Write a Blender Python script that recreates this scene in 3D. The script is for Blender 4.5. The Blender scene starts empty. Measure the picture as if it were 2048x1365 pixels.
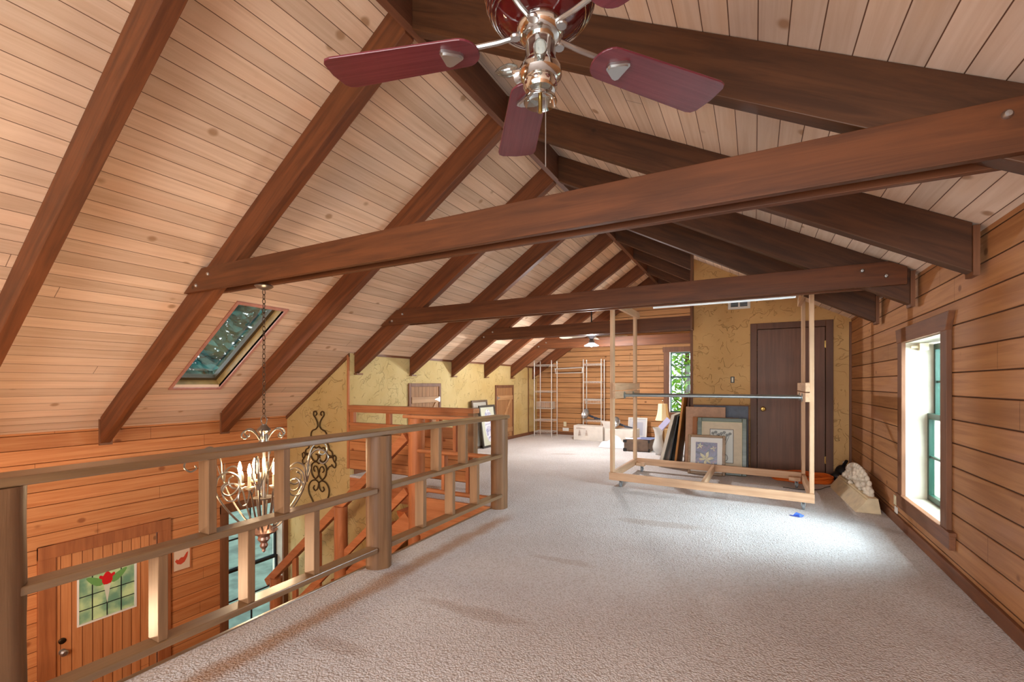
import bpy, math, random
from mathutils import Vector, Matrix
random.seed(7)
D = bpy.data; S = bpy.context.scene; COL = S.collection
PI = math.pi

# ------------------------------------------------------------------ camera
cam = D.cameras.new('camera'); co = D.objects.new('camera', cam); COL.objects.link(co)
cam.sensor_width = 36.0; cam.lens = 914.7 / 2048 * 36; cam.shift_y = 86.5 / 2048
co.location = (0, 0, 1.24); co.rotation_euler = (PI / 2, 0, 0.4878)
cam.clip_start = 0.05; cam.clip_end = 200
S.camera = co
# ------------------------------------------------------------------ view
S.view_settings.view_transform = 'Standard'; S.view_settings.look = 'None'
S.view_settings.gamma = 1.0; S.view_settings.use_curve_mapping = False
S.view_settings.exposure = 1.0
# ------------------------------------------------------------------ sky
W = D.worlds.new('world'); S.world = W; W.use_nodes = True
nt = W.node_tree; bg = nt.nodes['Background']
bg.inputs[0].default_value = (0.86, 0.93, 1.0, 1); bg.inputs[1].default_value = 1.6
S.cycles.max_bounces = 8; S.cycles.diffuse_bounces = 5; S.cycles.transparent_max_bounces = 12
S.cycles.sample_clamp_indirect = 6.0
# ------------------------------------------------------------------ lights
def area(name, loc, target, sx, sy, power, col, spread=PI):
    l = D.lights.new(name, 'AREA'); l.shape = 'RECTANGLE'; l.size = sx; l.size_y = sy
    l.energy = power; l.color = col; l.spread = spread
    o = D.objects.new(name, l); COL.objects.link(o); o.location = loc
    d = Vector(target) - Vector(loc); o.rotation_euler = d.to_track_quat('-Z', 'Y').to_euler()
    return o
WARM = (1.0, 0.70, 0.45); COOL = (0.72, 0.86, 1.0); NEUT = (1.0, 0.97, 0.94)
area('daylight_right_window', (2.0, 4.1, 1.45), (-0.6, 4.2, 0.35), 2.2, 1.8, 330, (.78,.89,1))
area('daylight_right_window_high', (3.4, 3.6, 3.2), (0.3, 4.6, 0.1), 2.8, 2.6, 60, COOL)
area('daylight_far_window', (0.5, 12.0, 0.8), (-2.6, 7.6, 2.4), 1.6, 1.8, 850, (.80,.90,1))
area('daylight_far_window_high', (-1.2, 12.4, 3.6), (-1.8, 8.6, 0.0), 2.0, 1.2, 550, COOL)
area('rear_fill_light', (-0.6, -3.0, 1.3), (-1.6, 4.0, 2.4), 3.2, 2.2, 110, NEUT)  # added fill behind the camera for the ambient level
area('daylight_hall_window', (-8.6, 1.0, 0.4), (-5.6, 4.0, -1.6), 1.6, 1.6, 150, COOL)
def point(name, loc, power, col, r):
    l = D.lights.new(name, 'POINT'); l.energy = power; l.color = col; l.shadow_soft_size = r
    o = D.objects.new(name, l); COL.objects.link(o); o.location = loc; return o

# ------------------------------------------------------------------ mesh helpers
ORIG = {}
class MB:
    def __init__(s): s.v = []; s.f = []
    def add(s, vs, fs):
        n = len(s.v); s.v += [tuple(v) for v in vs]; s.f += [tuple(i + n for i in f) for f in fs]; return s
    def hexa(s, b, t):
        return s.add(list(b) + list(t), [(3,2,1,0),(4,5,6,7),(0,1,5,4),(1,2,6,5),(2,3,7,6),(3,0,4,7)])
    def box(s, x0, x1, y0, y1, z0, z1):
        x0, x1 = sorted((x0, x1)); y0, y1 = sorted((y0, y1)); z0, z1 = sorted((z0, z1))
        return s.hexa([(x0,y0,z0),(x1,y0,z0),(x1,y1,z0),(x0,y1,z0)], [(x0,y0,z1),(x1,y0,z1),(x1,y1,z1),(x0,y1,z1)])
    def prism(s, poly, vec):
        vec = Vector(vec); n = len(poly); p = [Vector(q) for q in poly]
        fs = [tuple(range(n))[::-1], tuple(range(n, 2*n))] + [(i, (i+1) % n, n+(i+1) % n, n+i) for i in range(n)]
        return s.add(p + [q + vec for q in p], fs)
    def quad(s, a, b, c, d): return s.add([a,b,c,d], [(0,1,2,3)])
    def obb(s, c, ax, ay, az):
        c = Vector(c); ax, ay, az = Vector(ax), Vector(ay), Vector(az)
        return s.hexa([c-ax-ay-az, c+ax-ay-az, c+ax+ay-az, c-ax+ay-az], [c-ax-ay+az, c+ax-ay+az, c+ax+ay+az, c-ax+ay+az])
    def bar(s, a, b, w, h, up=(0,0,1)):
        a, b = Vector(a), Vector(b); d = (b-a); L = d.length; d.normalize()
        side = d.cross(Vector(up)).normalized(); u = side.cross(d)
        return s.obb((a+b)/2, d*L/2, side*w/2, u*h/2)
    def lathe(s, prof, c=(0,0,0), axis=(0,0,1), n=24):
        c = Vector(c); ax = Vector(axis).normalized(); q = Vector((0,0,1)).rotation_difference(ax)
        vs = []; fs = []
        for r, z in prof:
            for k in range(n):
                a = 2*PI*k/n; vs.append(c + q @ Vector((r*math.cos(a), r*math.sin(a), z)))
        m = len(prof)
        for i in range(m-1):
            for k in range(n):
                fs.append((i*n+k, i*n+(k+1) % n, (i+1)*n+(k+1) % n, (i+1)*n+k))
        if prof[0][0] > 1e-5: fs.append(tuple(range(n))[::-1])
        if prof[-1][0] > 1e-5: fs.append(tuple((m-1)*n+k for k in range(n)))
        return s.add(vs, fs)
    def cyl(s, a, b, r, r2=None, n=16):
        a, b = Vector(a), Vector(b)
        return s.lathe([(r,0),(r if r2 is None else r2,(b-a).length)], a, b-a, n)
    def sphere(s, c, r, n=12, sc=(1,1,1)):
        vs = []; fs = []; m = n//2
        c = Vector(c)
        for i in range(m+1):
            t = PI*i/m
            for k in range(n):
                a = 2*PI*k/n
                vs.append(c + Vector((r*sc[0]*math.sin(t)*math.cos(a), r*sc[1]*math.sin(t)*math.sin(a), r*sc[2]*math.cos(t))))
        for i in range(m):
            for k in range(n): fs.append((i*n+k, (i+1)*n+k, (i+1)*n+(k+1) % n, i*n+(k+1) % n))
        return s.add(vs, fs)
    def tube(s, pts, r, n=8, closed=False, r_end=None):
        p = [Vector(q) for q in pts]; m = len(p); vs = []; fs = []
        up = None
        for i in range(m):
            if closed: d = p[(i+1) % m] - p[i-1]
            else: d = p[min(i+1, m-1)] - p[max(i-1, 0)]
            if d.length < 1e-9: d = Vector((0,0,1))
            d.normalize()
            if up is None:
                up = Vector((0,0,1)) if abs(d.z) < .9 else Vector((1,0,0))
            up = (up - d*up.dot(d))
            if up.length < 1e-6: up = d.orthogonal()
            up.normalize(); sd = d.cross(up)
            rr = r if r_end is None else r + (r_end - r)*i/(m-1)
            for k in range(n):
                a = 2*PI*k/n; vs.append(p[i] + (up*math.cos(a) + sd*math.sin(a))*rr)
        for i in range(m if closed else m-1):
            j = (i+1) % m
            for k in range(n): fs.append((i*n+k, i*n+(k+1) % n, j*n+(k+1) % n, j*n+k))
        if not closed: fs += [tuple(range(n))[::-1], tuple((m-1)*n+k for k in range(n))]
        return s.add(vs, fs)
    def build(s, name, mat, parent=None, smooth=False, bevel=0, origin=None, sharp=40):
        if parent is not None:
            origin = ORIG.get(parent.name)
        off = Vector(origin) if origin is not None else Vector((0,0,0))
        me = D.meshes.new(name); me.from_pydata([tuple(Vector(v) - off) for v in s.v], [], s.f)
        me.materials.append(mat); me.update()
        o = D.objects.new(name, me); COL.objects.link(o)
        if parent is not None:
            o.parent = parent
            if parent.name in ORIG: ORIG[o.name] = ORIG[parent.name]
        elif origin is not None:
            o.location = off; ORIG[o.name] = tuple(off)
        if smooth:
            for p_ in me.polygons: p_.use_smooth = True
            md = o.modifiers.new('split', 'EDGE_SPLIT'); md.split_angle = math.radians(sharp)
        if bevel:
            md = o.modifiers.new('bevel', 'BEVEL'); md.width = bevel; md.segments = 2; md.limit_method = 'ANGLE'
        return o
def tag(o, label=None, cat=None, group=None, kind=None):
    if label: o['label'] = label
    if cat: o['category'] = cat
    if group: o['group'] = group
    if kind: o['kind'] = kind
    return o
def thing(name, label, cat, loc=(0,0,0), group=None, world=True):
    o = D.objects.new(name, None); COL.objects.link(o); o.location = loc; o.empty_display_size = .05
    if world: ORIG[o.name] = tuple(loc)
    return tag(o, label, cat, group)
def struct(o): o['kind'] = 'structure'; return o
def arc(c, r, a0, a1, ex, ey, n=16, r1=None):
    c, ex, ey = Vector(c), Vector(ex), Vector(ey); out = []
    for i in range(n+1):
        t = i/n; a = math.radians(a0 + (a1-a0)*t); rr = r if r1 is None else r + (r1-r)*t
        out.append(c + ex*rr*math.cos(a) + ey*rr*math.sin(a))
    return out
def smoothpath(pts, k=6):
    p = [Vector(q) for q in pts]; out = []
    for i in range(len(p)-1):
        p0 = p[max(i-1,0)]; p1 = p[i]; p2 = p[i+1]; p3 = p[min(i+2,len(p)-1)]
        for j in range(k):
            t = j/k
            out.append(.5*((2*p1)+(-p0+p2)*t+(2*p0-5*p1+4*p2-p3)*t*t+(-p0+3*p1-3*p2+p3)*t**3))
    out.append(p[-1]); return out

# ------------------------------------------------------------------ materials
def lin(c):
    return tuple((x/12.92 if x <= .04045 else ((x+.055)/1.055)**2.4) for x in [v/255 for v in c]) + (1,)
class NT:
    def __init__(s, name):
        s.m = D.materials.new(name); s.m.use_nodes = True; s.t = s.m.node_tree; s.n = s.t.nodes; s.l = s.t.links
        s.b = s.n['Principled BSDF']; s.out = s.n['Material Output']
    def N(s, typ, **kw):
        x = s.n.new(typ)
        for k, v in kw.items(): setattr(x, k, v)
        return x
    def link(s, a, b): s.l.new(a, b)
    def val(s, sock, v):
        if hasattr(v, 'default_value') or isinstance(v, bpy.types.NodeSocket): s.l.new(v, sock)
        else: sock.default_value = v
    def M(s, op, a, b=0.0, c=None):
        x = s.N('ShaderNodeMath', operation=op); s.val(x.inputs[0], a); s.val(x.inputs[1], b)
        if c is not None: s.val(x.inputs[2], c)
        return x.outputs[0]
    def V(s, op, a, b=(0,0,0)):
        x = s.N('ShaderNodeVectorMath', operation=op); s.val(x.inputs[0], a); s.val(x.inputs[1], b)
        return x.outputs['Value'] if op in ('DOT_PRODUCT','LENGTH') else x.outputs[0]
    def scale(s, a, k):
        x = s.N('ShaderNodeVectorMath', operation='SCALE'); s.val(x.inputs[0], a); s.val(x.inputs['Scale'], k); return x.outputs[0]
    def noise(s, vec, sc, det=4, rough=.5, dist=0.0):
        x = s.N('ShaderNodeTexNoise'); s.val(x.inputs['Vector'], vec); x.inputs['Scale'].default_value = sc
        x.inputs['Detail'].default_value = det; x.inputs['Roughness'].default_value = rough; x.inputs['Distortion'].default_value = dist
        return x
    def mix(s, f, a, b, typ='MIX'):
        x = s.N('ShaderNodeMix', data_type='RGBA', blend_type=typ); s.val(x.inputs[0], f); s.val(x.inputs[6], a); s.val(x.inputs[7], b)
        return x.outputs[2]
    def ss(s, v, lo, hi):
        x = s.N('ShaderNodeMapRange', interpolation_type='SMOOTHSTEP'); s.val(x.inputs[0], v)
        x.inputs[1].default_value = lo; x.inputs[2].default_value = hi
        return x.outputs[0]
    def bump(s, h, strength=.3, dist=.01):
        x = s.N('ShaderNodeBump'); s.val(x.inputs['Height'], h); x.inputs['Strength'].default_value = strength; x.inputs['Distance'].default_value = dist
        s.link(x.outputs[0], s.b.inputs['Normal'])
    def co(s): return s.N('ShaderNodeTexCoord').outputs['Object']
def plain(name, c, rough=.6, metal=0.0, spec=.5, emit=None, estr=0.0, noise=0.0, nscale=20):
    k = NT(name); k.b.inputs['Base Color'].default_value = lin(c)
    k.b.inputs['Roughness'].default_value = rough; k.b.inputs['Metallic'].default_value = metal
    k.b.inputs['Specular IOR Level'].default_value = spec
    if noise:
        nn = k.noise(k.co(), nscale, 5).outputs[0]
        dk = tuple(x*.72 for x in c)
        k.link(k.mix(k.M('MULTIPLY', k.ss(nn, .35, .7), noise), lin(c), lin(dk)), k.b.inputs['Base Color'])
        k.bump(nn, .12, .004)
    if emit:
        k.b.inputs['Emission Color'].default_value = lin(emit); k.b.inputs['Emission Strength'].default_value = estr
    return k.m
def wood(name, c1, c2, along=(0,0,1), rough=.55, knots=True, grain=18, bump=.15, spec=.35, kcol=None):
    k = NT(name); P = k.co(); al = Vector(along).normalized()
    u = k.V('DOT_PRODUCT', P, tuple(al)); ua = k.scale(tuple(al), 1.0)
    sc = k.N('ShaderNodeVectorMath', operation='SCALE'); sc.inputs[0].default_value = tuple(al); k.link(u, sc.inputs['Scale'])
    perp = k.V('SUBTRACT', P, sc.outputs[0])
    vec = k.V('ADD', k.scale(perp, grain), k.scale(sc.outputs[0], 1.3))
    n1 = k.noise(vec, 1.0, 7, .62, .6).outputs[0]; n2 = k.noise(P, 2.2, 3).outputs[0]
    c = k.mix(k.ss(n1, .3, .72), lin(c1), lin(c2))
    c = k.mix(k.M('MULTIPLY', k.ss(n2, .4, .75), .35), c, lin(tuple(x*.7 for x in c1)))
    if knots:
        vo = k.N('ShaderNodeTexVoronoi'); k.link(k.V('ADD', P, k.scale(perp, .4)), vo.inputs['Vector']); vo.inputs['Scale'].default_value = 3.0
        sep = k.N('ShaderNodeSeparateColor'); k.link(vo.outputs['Color'], sep.inputs[0])
        msk = k.M('MULTIPLY', k.M('SUBTRACT', 1.0, k.ss(vo.outputs['Distance'], .03, .09)), k.M('GREATER_THAN', sep.outputs[0], .45))
        c = k.mix(k.M('MULTIPLY', msk, .75), c, lin(kcol or tuple(x*.45 for x in c1)))
    k.link(c, k.b.inputs['Base Color']); k.b.inputs['Roughness'].default_value = rough
    k.b.inputs['Specular IOR Level'].default_value = spec
    k.bump(n1, bump, .004)
    return k.m
def planks(name, c1, c2, along, across, width, off, gapw=.0025, gapcol=None, rough=.6, joint=2.8, kdens=.45, var=.12, bump=.5, spec=.3, kcol=None, kscale=4.0, streak=None):
    k = NT(name); P = k.co()
    u = k.V('DOT_PRODUCT', P, tuple(along)); v = k.V('DOT_PRODUCT', P, tuple(across))
    vp = k.M('DIVIDE', k.M('SUBTRACT', v, off), width)
    idn = k.M('FLOOR', vp); fr = k.M('FRACT', vp)
    wn = k.N('ShaderNodeTexWhiteNoise', noise_dimensions='1D'); k.link(idn, wn.inputs['W']); r = wn.outputs['Value']
    us = k.M('ADD', u, k.M('MULTIPLY', r, 17.0))
    cb = k.N('ShaderNodeCombineXYZ'); k.link(k.M('MULTIPLY', us, 1.1), cb.inputs[0]); k.link(k.M('MULTIPLY', v, 26.0), cb.inputs[1]); k.link(k.M('MULTIPLY', idn, 3.3), cb.inputs[2])
    n1 = k.noise(cb.outputs[0], 1.0, 6, .62, .8).outputs[0]
    c = k.mix(k.ss(n1, .32, .72), lin(c1), lin(c2))
    if streak:
        cs = k.N('ShaderNodeCombineXYZ'); k.link(k.M('MULTIPLY', us, .9), cs.inputs[0]); k.link(k.M('MULTIPLY', v, 5.0), cs.inputs[1]); k.link(idn, cs.inputs[2])
        ns = k.noise(cs.outputs[0], 1.0, 3).outputs[0]
        c = k.mix(k.M('MULTIPLY', k.ss(ns, .5, .75), .6), c, lin(streak))
    c = k.mix(1.0, c, k.mix(r, (1-var,1-var,1-var,1), (1+var,1+var,1+var,1)), 'MULTIPLY')
    cv = k.N('ShaderNodeCombineXYZ'); k.link(us, cv.inputs[0]); k.link(k.M('MULTIPLY', v, 1.3), cv.inputs[1]); k.link(k.M('MULTIPLY', idn, .37), cv.inputs[2])
    vo = k.N('ShaderNodeTexVoronoi'); k.link(cv.outputs[0], vo.inputs['Vector']); vo.inputs['Scale'].default_value = kscale
    sep = k.N('ShaderNodeSeparateColor'); k.link(vo.outputs['Color'], sep.inputs[0])
    km = k.M('MULTIPLY', k.M('SUBTRACT', 1.0, k.ss(vo.outputs['Distance'], .06, .14)), k.M('LESS_THAN', sep.outputs[0], kdens))
    c = k.mix(k.M('MULTIPLY', km, .75), c, lin(kcol or tuple(x*.55 for x in c1)))
    e = k.M('MULTIPLY', k.M('MINIMUM', fr, k.M('SUBTRACT', 1.0, fr)), width)
    g = k.M('SUBTRACT', 1.0, k.ss(e, gapw*.4, gapw*1.6))
    fj = k.M('FRACT', k.M('DIVIDE', us, joint)); ej = k.M('MULTIPLY', k.M('MINIMUM', fj, k.M('SUBTRACT', 1.0, fj)), joint)
    g = k.M('MAXIMUM', g, k.M('MULTIPLY', k.M('SUBTRACT', 1.0, k.ss(ej, .001, .003)), .7))
    c = k.mix(g, c, lin(gapcol or tuple(x*.35 for x in c1)))
    k.link(c, k.b.inputs['Base Color']); k.b.inputs['Roughness'].default_value = rough; k.b.inputs['Specular IOR Level'].default_value = spec
    k.bump(k.M('SUBTRACT', k.M('MULTIPLY', n1, .12), g), bump, .006)
    return k.m
def plaster(name, c1, c2, scale=4.0):
    k = NT(name); P = k.co()
    wv = k.noise(P, 2.5, 3); w2 = k.V('ADD', P, k.scale(k.V('SUBTRACT', wv.outputs['Color'], (.5,.5,.5)), .9))
    h = None
    for q, (sc, off) in enumerate(((.55,(0,0,0)),(.8,(7,3,1)),(1.1,(2,9,5)),(.7,(5,1,8)),(.95,(11,4,2)))):
        nn = k.noise(k.V('ADD', k.scale(w2, 1.0), off), scale*sc, 1, .4, .4).outputs[0]
        e = k.M('SUBTRACT', 1.0, k.ss(k.M('ABSOLUTE', k.M('SUBTRACT', nn, .5)), .0, .011))
        e = k.M('MULTIPLY', e, k.ss(k.noise(k.V('ADD', P, off), 4.2, 2).outputs[0], .54, .60))
        h = e if h is None else k.M('MAXIMUM', h, e)
    n3 = k.noise(P, 1.6, 5).outputs[0]; n4 = k.noise(P, 60, 3).outputs[0]
    c = k.mix(k.ss(n3, .3, .7), lin(c1), lin(c2))
    c = k.mix(k.M('MULTIPLY', h, .13), c, lin(tuple(x*.62 for x in c1)))
    k.link(c, k.b.inputs['Base Color']); k.b.inputs['Roughness'].default_value = .75; k.b.inputs['Specular IOR Level'].default_value = .25
    k.bump(k.M('ADD', k.M('MULTIPLY', h, 1.0), k.M('ADD', k.M('MULTIPLY', n4, .10), k.M('MULTIPLY', n3, .6))), .8, .012)
    return k.m
def carpet():
    k = NT('carpet_pile'); P = k.co()
    n0 = k.noise(P, 1.1, 4).outputs[0]; n1 = k.noise(P, 62, 4, .6).outputs[0]
    vo = k.N('ShaderNodeTexVoronoi'); k.link(k.V('ADD', P, k.scale(k.noise(P, 30, 2).outputs['Color'], .02)), vo.inputs['Vector']); vo.inputs['Scale'].default_value = 95
    c = k.mix(k.ss(n0, .3, .7), lin((222,220,221)), lin((208,204,204)))
    c = k.mix(k.M('MULTIPLY', k.ss(n1, .5, .75), .5), c, lin((172,158,148)))
    c = k.mix(k.M('MULTIPLY', k.ss(vo.outputs['Distance'], .35, .8), .4), c, lin((158,142,130)))
    sx = k.N('ShaderNodeSeparateXYZ'); k.link(P, sx.inputs[0])
    # worn brown stripe along the railing, and a few traffic stains with a shape of their own
    wob = k.M('MULTIPLY', k.M('SUBTRACT', k.noise(P, 5, 4).outputs[0], .5), .12)
    d = k.M('ABSOLUTE', k.M('ADD', k.M('ADD', sx.outputs[0], 2.055), wob))
    band = k.M('MULTIPLY', k.M('SUBTRACT', 1.0, k.ss(d, .015, .11)), k.M('MULTIPLY', k.ss(sx.outputs[1], .3, 1.0), k.M('SUBTRACT', 1.0, k.ss(sx.outputs[1], 3.5, 3.95))))
    c = k.mix(k.M('MULTIPLY', band, k.M('ADD', .45, k.M('MULTIPLY', n1, .5))), c, lin((166,124,86)))
    def blot(x, y, ax, ay, rx, ry):
        dx = k.M('SUBTRACT', sx.outputs[0], x); dy = k.M('SUBTRACT', sx.outputs[1], y)
        a = k.M('ADD', k.M('MULTIPLY', dx, ax), k.M('MULTIPLY', dy, ay)); b = k.M('SUBTRACT', k.M('MULTIPLY', dx, ay), k.M('MULTIPLY', dy, ax))
        a = k.M('DIVIDE', a, rx); b = k.M('DIVIDE', k.M('ADD', b, wob), ry)
        q = k.M('ADD', k.M('MULTIPLY', a, a), k.M('MULTIPLY', b, b))
        return k.M('SUBTRACT', 1.0, k.ss(q, .2, 1.0))
    for bb, s_ in [((-1.35,2.1,1,.05,.42,.07),.3),((-1.75,1.52,.95,.1,.22,.06),.3),((-1.2,3.0,1,0,.3,.06),.25),((-.9,1.35,1,-.1,.5,.10),.2),((-.75,4.2,1,.1,.45,.12),.3),((-3.0,7.6,.9,.4,.3,.1),.3)]:
        c = k.mix(k.M('MULTIPLY', blot(*bb), s_), c, lin((148,116,90)))
    k.link(c, k.b.inputs['Base Color']); k.b.inputs['Roughness'].default_value = 1.0; k.b.inputs['Specular IOR Level'].default_value = .05
    h = k.M('SUBTRACT', k.M('ADD', n1, k.M('MULTIPLY', k.noise(P, 12, 3).outputs[0], .5)), vo.outputs['Distance'])
    k.bump(h, .55, .012)
    return k.m
SL = .684; SR = .535
def zL(x): return 1.671 + SL*(x + 4.871)
def zR(x): return 2.10 - SR*(x - 1.123)
XR_ = -1.889
nl = math.hypot(1, SL); nr = math.hypot(1, SR)
M = {}
M['ceil_l'] = planks('whitewashed_pine_left', (227,197,171), (210,176,147), (0,1,0), (1,0,0), .0995, -2.774, .0016, (96,62,44), joint=7.3, kdens=.75, kcol=(160,120,84), streak=(228,190,160), kscale=3.2)  # warm lamp tint of the left slope is mixed into the board colour
M['ceil_r'] = planks('whitewashed_pine_right', (230,210,194), (216,192,172), (0,1,0), (1,0,0), .108, .336, .0018, (96,62,44), joint=7.3, kdens=.75, kcol=(160,120,84), streak=(226,196,168), kscale=3.2)
M['entry'] = planks('orange_pine_boards', (206,140,88), (184,112,64), (0,1,0), (0,0,1), .141, .04, .002, (104,56,28), kdens=.6, kcol=(128,70,36), kscale=3.0, streak=(190,118,70))
M['rightw'] = planks('tan_pine_boards', (184,132,86), (160,108,68), (0,1,0), (0,0,1), .151, .862, .003, (84,52,32), kdens=.4, kcol=(112,66,36), streak=(180,132,104))
M['farw'] = planks('brown_pine_boards', (192,142,94), (166,116,72), (1,0,0), (0,0,1), .125, .03, .004, (62,38,22), kdens=.4, kcol=(100,60,32), streak=(160,110,74))
M['knee_panel'] = planks('orange_panel_boards', (198,138,90), (174,112,66), (1,0,0), (0,0,1), .125, .09, .003, (90,46,22), kdens=.5, kcol=(124,62,28))
M['door_planks'] = planks('orange_door_boards', (204,138,88), (184,116,68), (0,0,1), (0,1,0), .085, .02, .003, (110,54,24), kdens=.1)
M['hatch_planks'] = planks('brown_hatch_boards', (168,122,80), (146,100,62), (0,0,1), (0,1,0), .095, .02, .003, (70,44,26), kdens=.3, kcol=(80,46,24))
M['hatch_brace'] = wood('hatch_brace_wood', (186,142,98), (160,116,76), (0,1,0))
M['yellow'] = plaster('yellow_plaster', (206,182,128), (190,162,104))
M['ochre'] = plaster('ochre_plaster', (212,172,116), (198,156,100), 4.5)
M['carpet'] = carpet()
def beammat(n, al, c1=(124,70,38), c2=(88,48,26), **k): return wood(n, c1, c2, al, rough=.5, **k)
M['beam_l'] = beammat('beam_brown_left', (1,0,SL)); M['beam_r'] = beammat('beam_brown_right', (1,0,-SR), (92,56,32), (62,36,20))  # one timber in two tones: lamp warmth coloured in left, shade right
M['beam_x'] = beammat('beam_brown_tie', (1,0,0), (112,64,34), (80,45,24)); M['beam_y'] = beammat('beam_brown_ridge', (0,1,0), (118,74,52), (90,54,38))
M['trim_z'] = wood('trim_brown_upright', (128,84,56), (104,66,42), (0,0,1)); M['trim_y'] = wood('trim_brown_long', (132,84,54), (106,66,42), (0,1,0))
M['trim_x'] = wood('trim_brown_cross', (128,84,56), (104,66,42), (1,0,0))
M['door_frame'] = wood('entry_casing', (170,104,62), (142,82,46), (0,0,1), rough=.5)
M['post'] = wood('peeled_log', (134,98,68), (106,76,50), (0,0,1), rough=.5, grain=30, bump=.5)
M['rail_y'] = wood('rail_wood_long', (142,110,76), (114,84,56), (0,1,0), rough=.28, spec=1.0)
M['rail_x'] = wood('rail_wood_cross', (198,134,90), (170,106,66), (1,0,0), rough=.45)
M['rail_z'] = wood('rail_wood_upright', (148,112,80), (120,88,60), (0,0,1), rough=.4)
M['orange_z'] = wood('orange_stained_upright', (196,126,82), (164,98,58), (0,0,1), rough=.5, bump=.4)
M['orange_x'] = wood('orange_stained_cross', (198,128,84), (168,100,60), (1,0,0), rough=.5)
M['stud_z'] = wood('raw_stud_upright', (218,182,148), (196,156,120), (0,0,1), rough=.6, grain=22)
M['stud_x'] = wood('raw_stud_cross', (214,174,140), (190,148,114), (1,0,0), rough=.6, grain=22)
M['stud_y'] = wood('raw_stud_deep', (216,178,144), (192,152,118), (0,1,0), rough=.6, grain=22)
M['jamb'] = plain('painted_jamb', (196,186,166), .6, noise=.3, nscale=6)
M['green'] = plain('green_window_paint', (10,52,38), .35)
M['chrome'] = plain('chrome', (220,218,214), .12, 1.0)
M['steel'] = plain('satin_steel', (196,196,196), .35, 1.0)
M['galv'] = plain('galvanised_pipe', (160,172,176), .35, .85)
M['silver'] = plain('silver_scroll_metal', (150,142,132), .3, .85)
M['iron'] = plain('aged_iron', (96,80,54), .5, .7)
M['brass'] = plain('brass', (196,160,92), .25, .95)
M['cherry'] = wood('cherry_blade', (120,52,62), (92,34,46), (1,0,0), rough=.22, knots=False, grain=40, spec=.6, bump=.05)
M['cherry_gloss'] = plain('cherry_gloss', (92,22,22), .08, 0, .8)
M['black'] = plain('black_plastic', (22,22,24), .5)
M['white_paint'] = plain('white_enamel', (232,230,224), .4)
M['ivory'] = plain('ivory_plastic', (222,210,176), .4)
M['brown_door'] = wood('dark_brown_door', (122,80,56), (102,66,44), (0,0,1), rough=.45, knots=False, grain=30)
M['door_trim'] = wood('dark_brown_casing', (112,74,52), (92,60,42), (0,0,1), rough=.5, knots=False)
M['dirt'] = plain('ground_green', (112,132,118), .9, noise=1, nscale=3)
M['bark'] = plain('bark', (82,64,48), .9, noise=1)
def glass(name, tint=(255,255,255), g=.08, rough=.02):
    k = NT(name); tr = k.N('ShaderNodeBsdfTransparent'); tr.inputs[0].default_value = lin(tint)
    gl = k.N('ShaderNodeBsdfGlossy'); gl.inputs['Roughness'].default_value = rough
    fz = k.N('ShaderNodeLayerWeight'); fz.inputs[0].default_value = .25
    mx = k.N('ShaderNodeMixShader'); k.link(k.M('ADD', k.M('MULTIPLY', fz.outputs['Fresnel'], .6), g), mx.inputs[0])
    k.link(tr.outputs[0], mx.inputs[1]); k.link(gl.outputs[0], mx.inputs[2]); k.link(mx.outputs[0], k.out.inputs[0])
    return k.m
def frosted(name):
    k = NT(name); tr = k.N('ShaderNodeBsdfTransparent'); mx = k.N('ShaderNodeMixShader'); mx.inputs[0].default_value = .55
    k.b.inputs['Base Color'].default_value = lin((226,226,224)); k.b.inputs['Roughness'].default_value = .15
    k.link(tr.outputs[0], mx.inputs[1]); k.link(k.b.outputs[0], mx.inputs[2]); k.link(mx.outputs[0], k.out.inputs[0]); return k.m
M['glass'] = glass('window_glass', (244,250,248), .03)
M['clear'] = glass('clear_glass', (225,232,230), .14)
def leafmat(name, c1, c2):
    k = NT(name); n = k.noise(k.co(), 5, 2).outputs[0]; c = k.mix(k.ss(n, .35, .65), lin(c1), lin(c2))
    k.link(c, k.b.inputs['Base Color']); k.b.inputs['Roughness'].default_value = .7
    tl = k.N('ShaderNodeBsdfTranslucent'); k.link(c, tl.inputs[0]); mx = k.N('ShaderNodeMixShader'); mx.inputs[0].default_value = .45
    k.link(k.b.outputs[0], mx.inputs[1]); k.link(tl.outputs[0], mx.inputs[2]); k.link(mx.outputs[0], k.out.inputs[0]); return k.m
M['leaf'] = leafmat('leaves_green', (128,176,66), (70,128,44)); M['leaf_t'] = leafmat('leaves_teal', (90,156,150), (52,112,116))
M['leaf_p'] = leafmat('leaves_pale', (178,200,120), (126,160,84))

# ------------------------------------------------------------------ SETTING
Y0 = -2.4; YF = 10.55; XK = -4.88; XE = -6.19; YY = 4.475; XRW = 1.123; EDGE = -2.32; LOW = -2.5
# carpeted loft floor
b = MB(); poly = [(EDGE,Y0),(XRW,Y0),(XRW,YF),(XK,YF),(XK,YY),(-3.3,YY),(-3.3,3.985),(EDGE,3.985)]
b.prism([(x,y,-.03) for x,y in poly], (0,0,.03)); floor = struct(b.build('floor', M['carpet']))
b = MB(); b.prism([(x+(.015 if x in (EDGE,) else 0),y,-.28) for x,y in poly], (0,0,.249)); struct(b.build('floor', M['orange_x'], floor))
b = MB(); b.box(EDGE-.022, EDGE, Y0, 3.96, -.30, .006); struct(b.build('trim_1', M['rail_y'], bevel=.004))
b = MB(); b.box(-3.3, EDGE, 3.955, 3.985, -.42, .004); struct(b.build('trim_2', M['rail_x'], bevel=.004))
b = MB(); b.box(-3.3, EDGE, 3.965, 3.985, -1.3, -.42); struct(b.build('trim_3', M['orange_x']))
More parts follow.
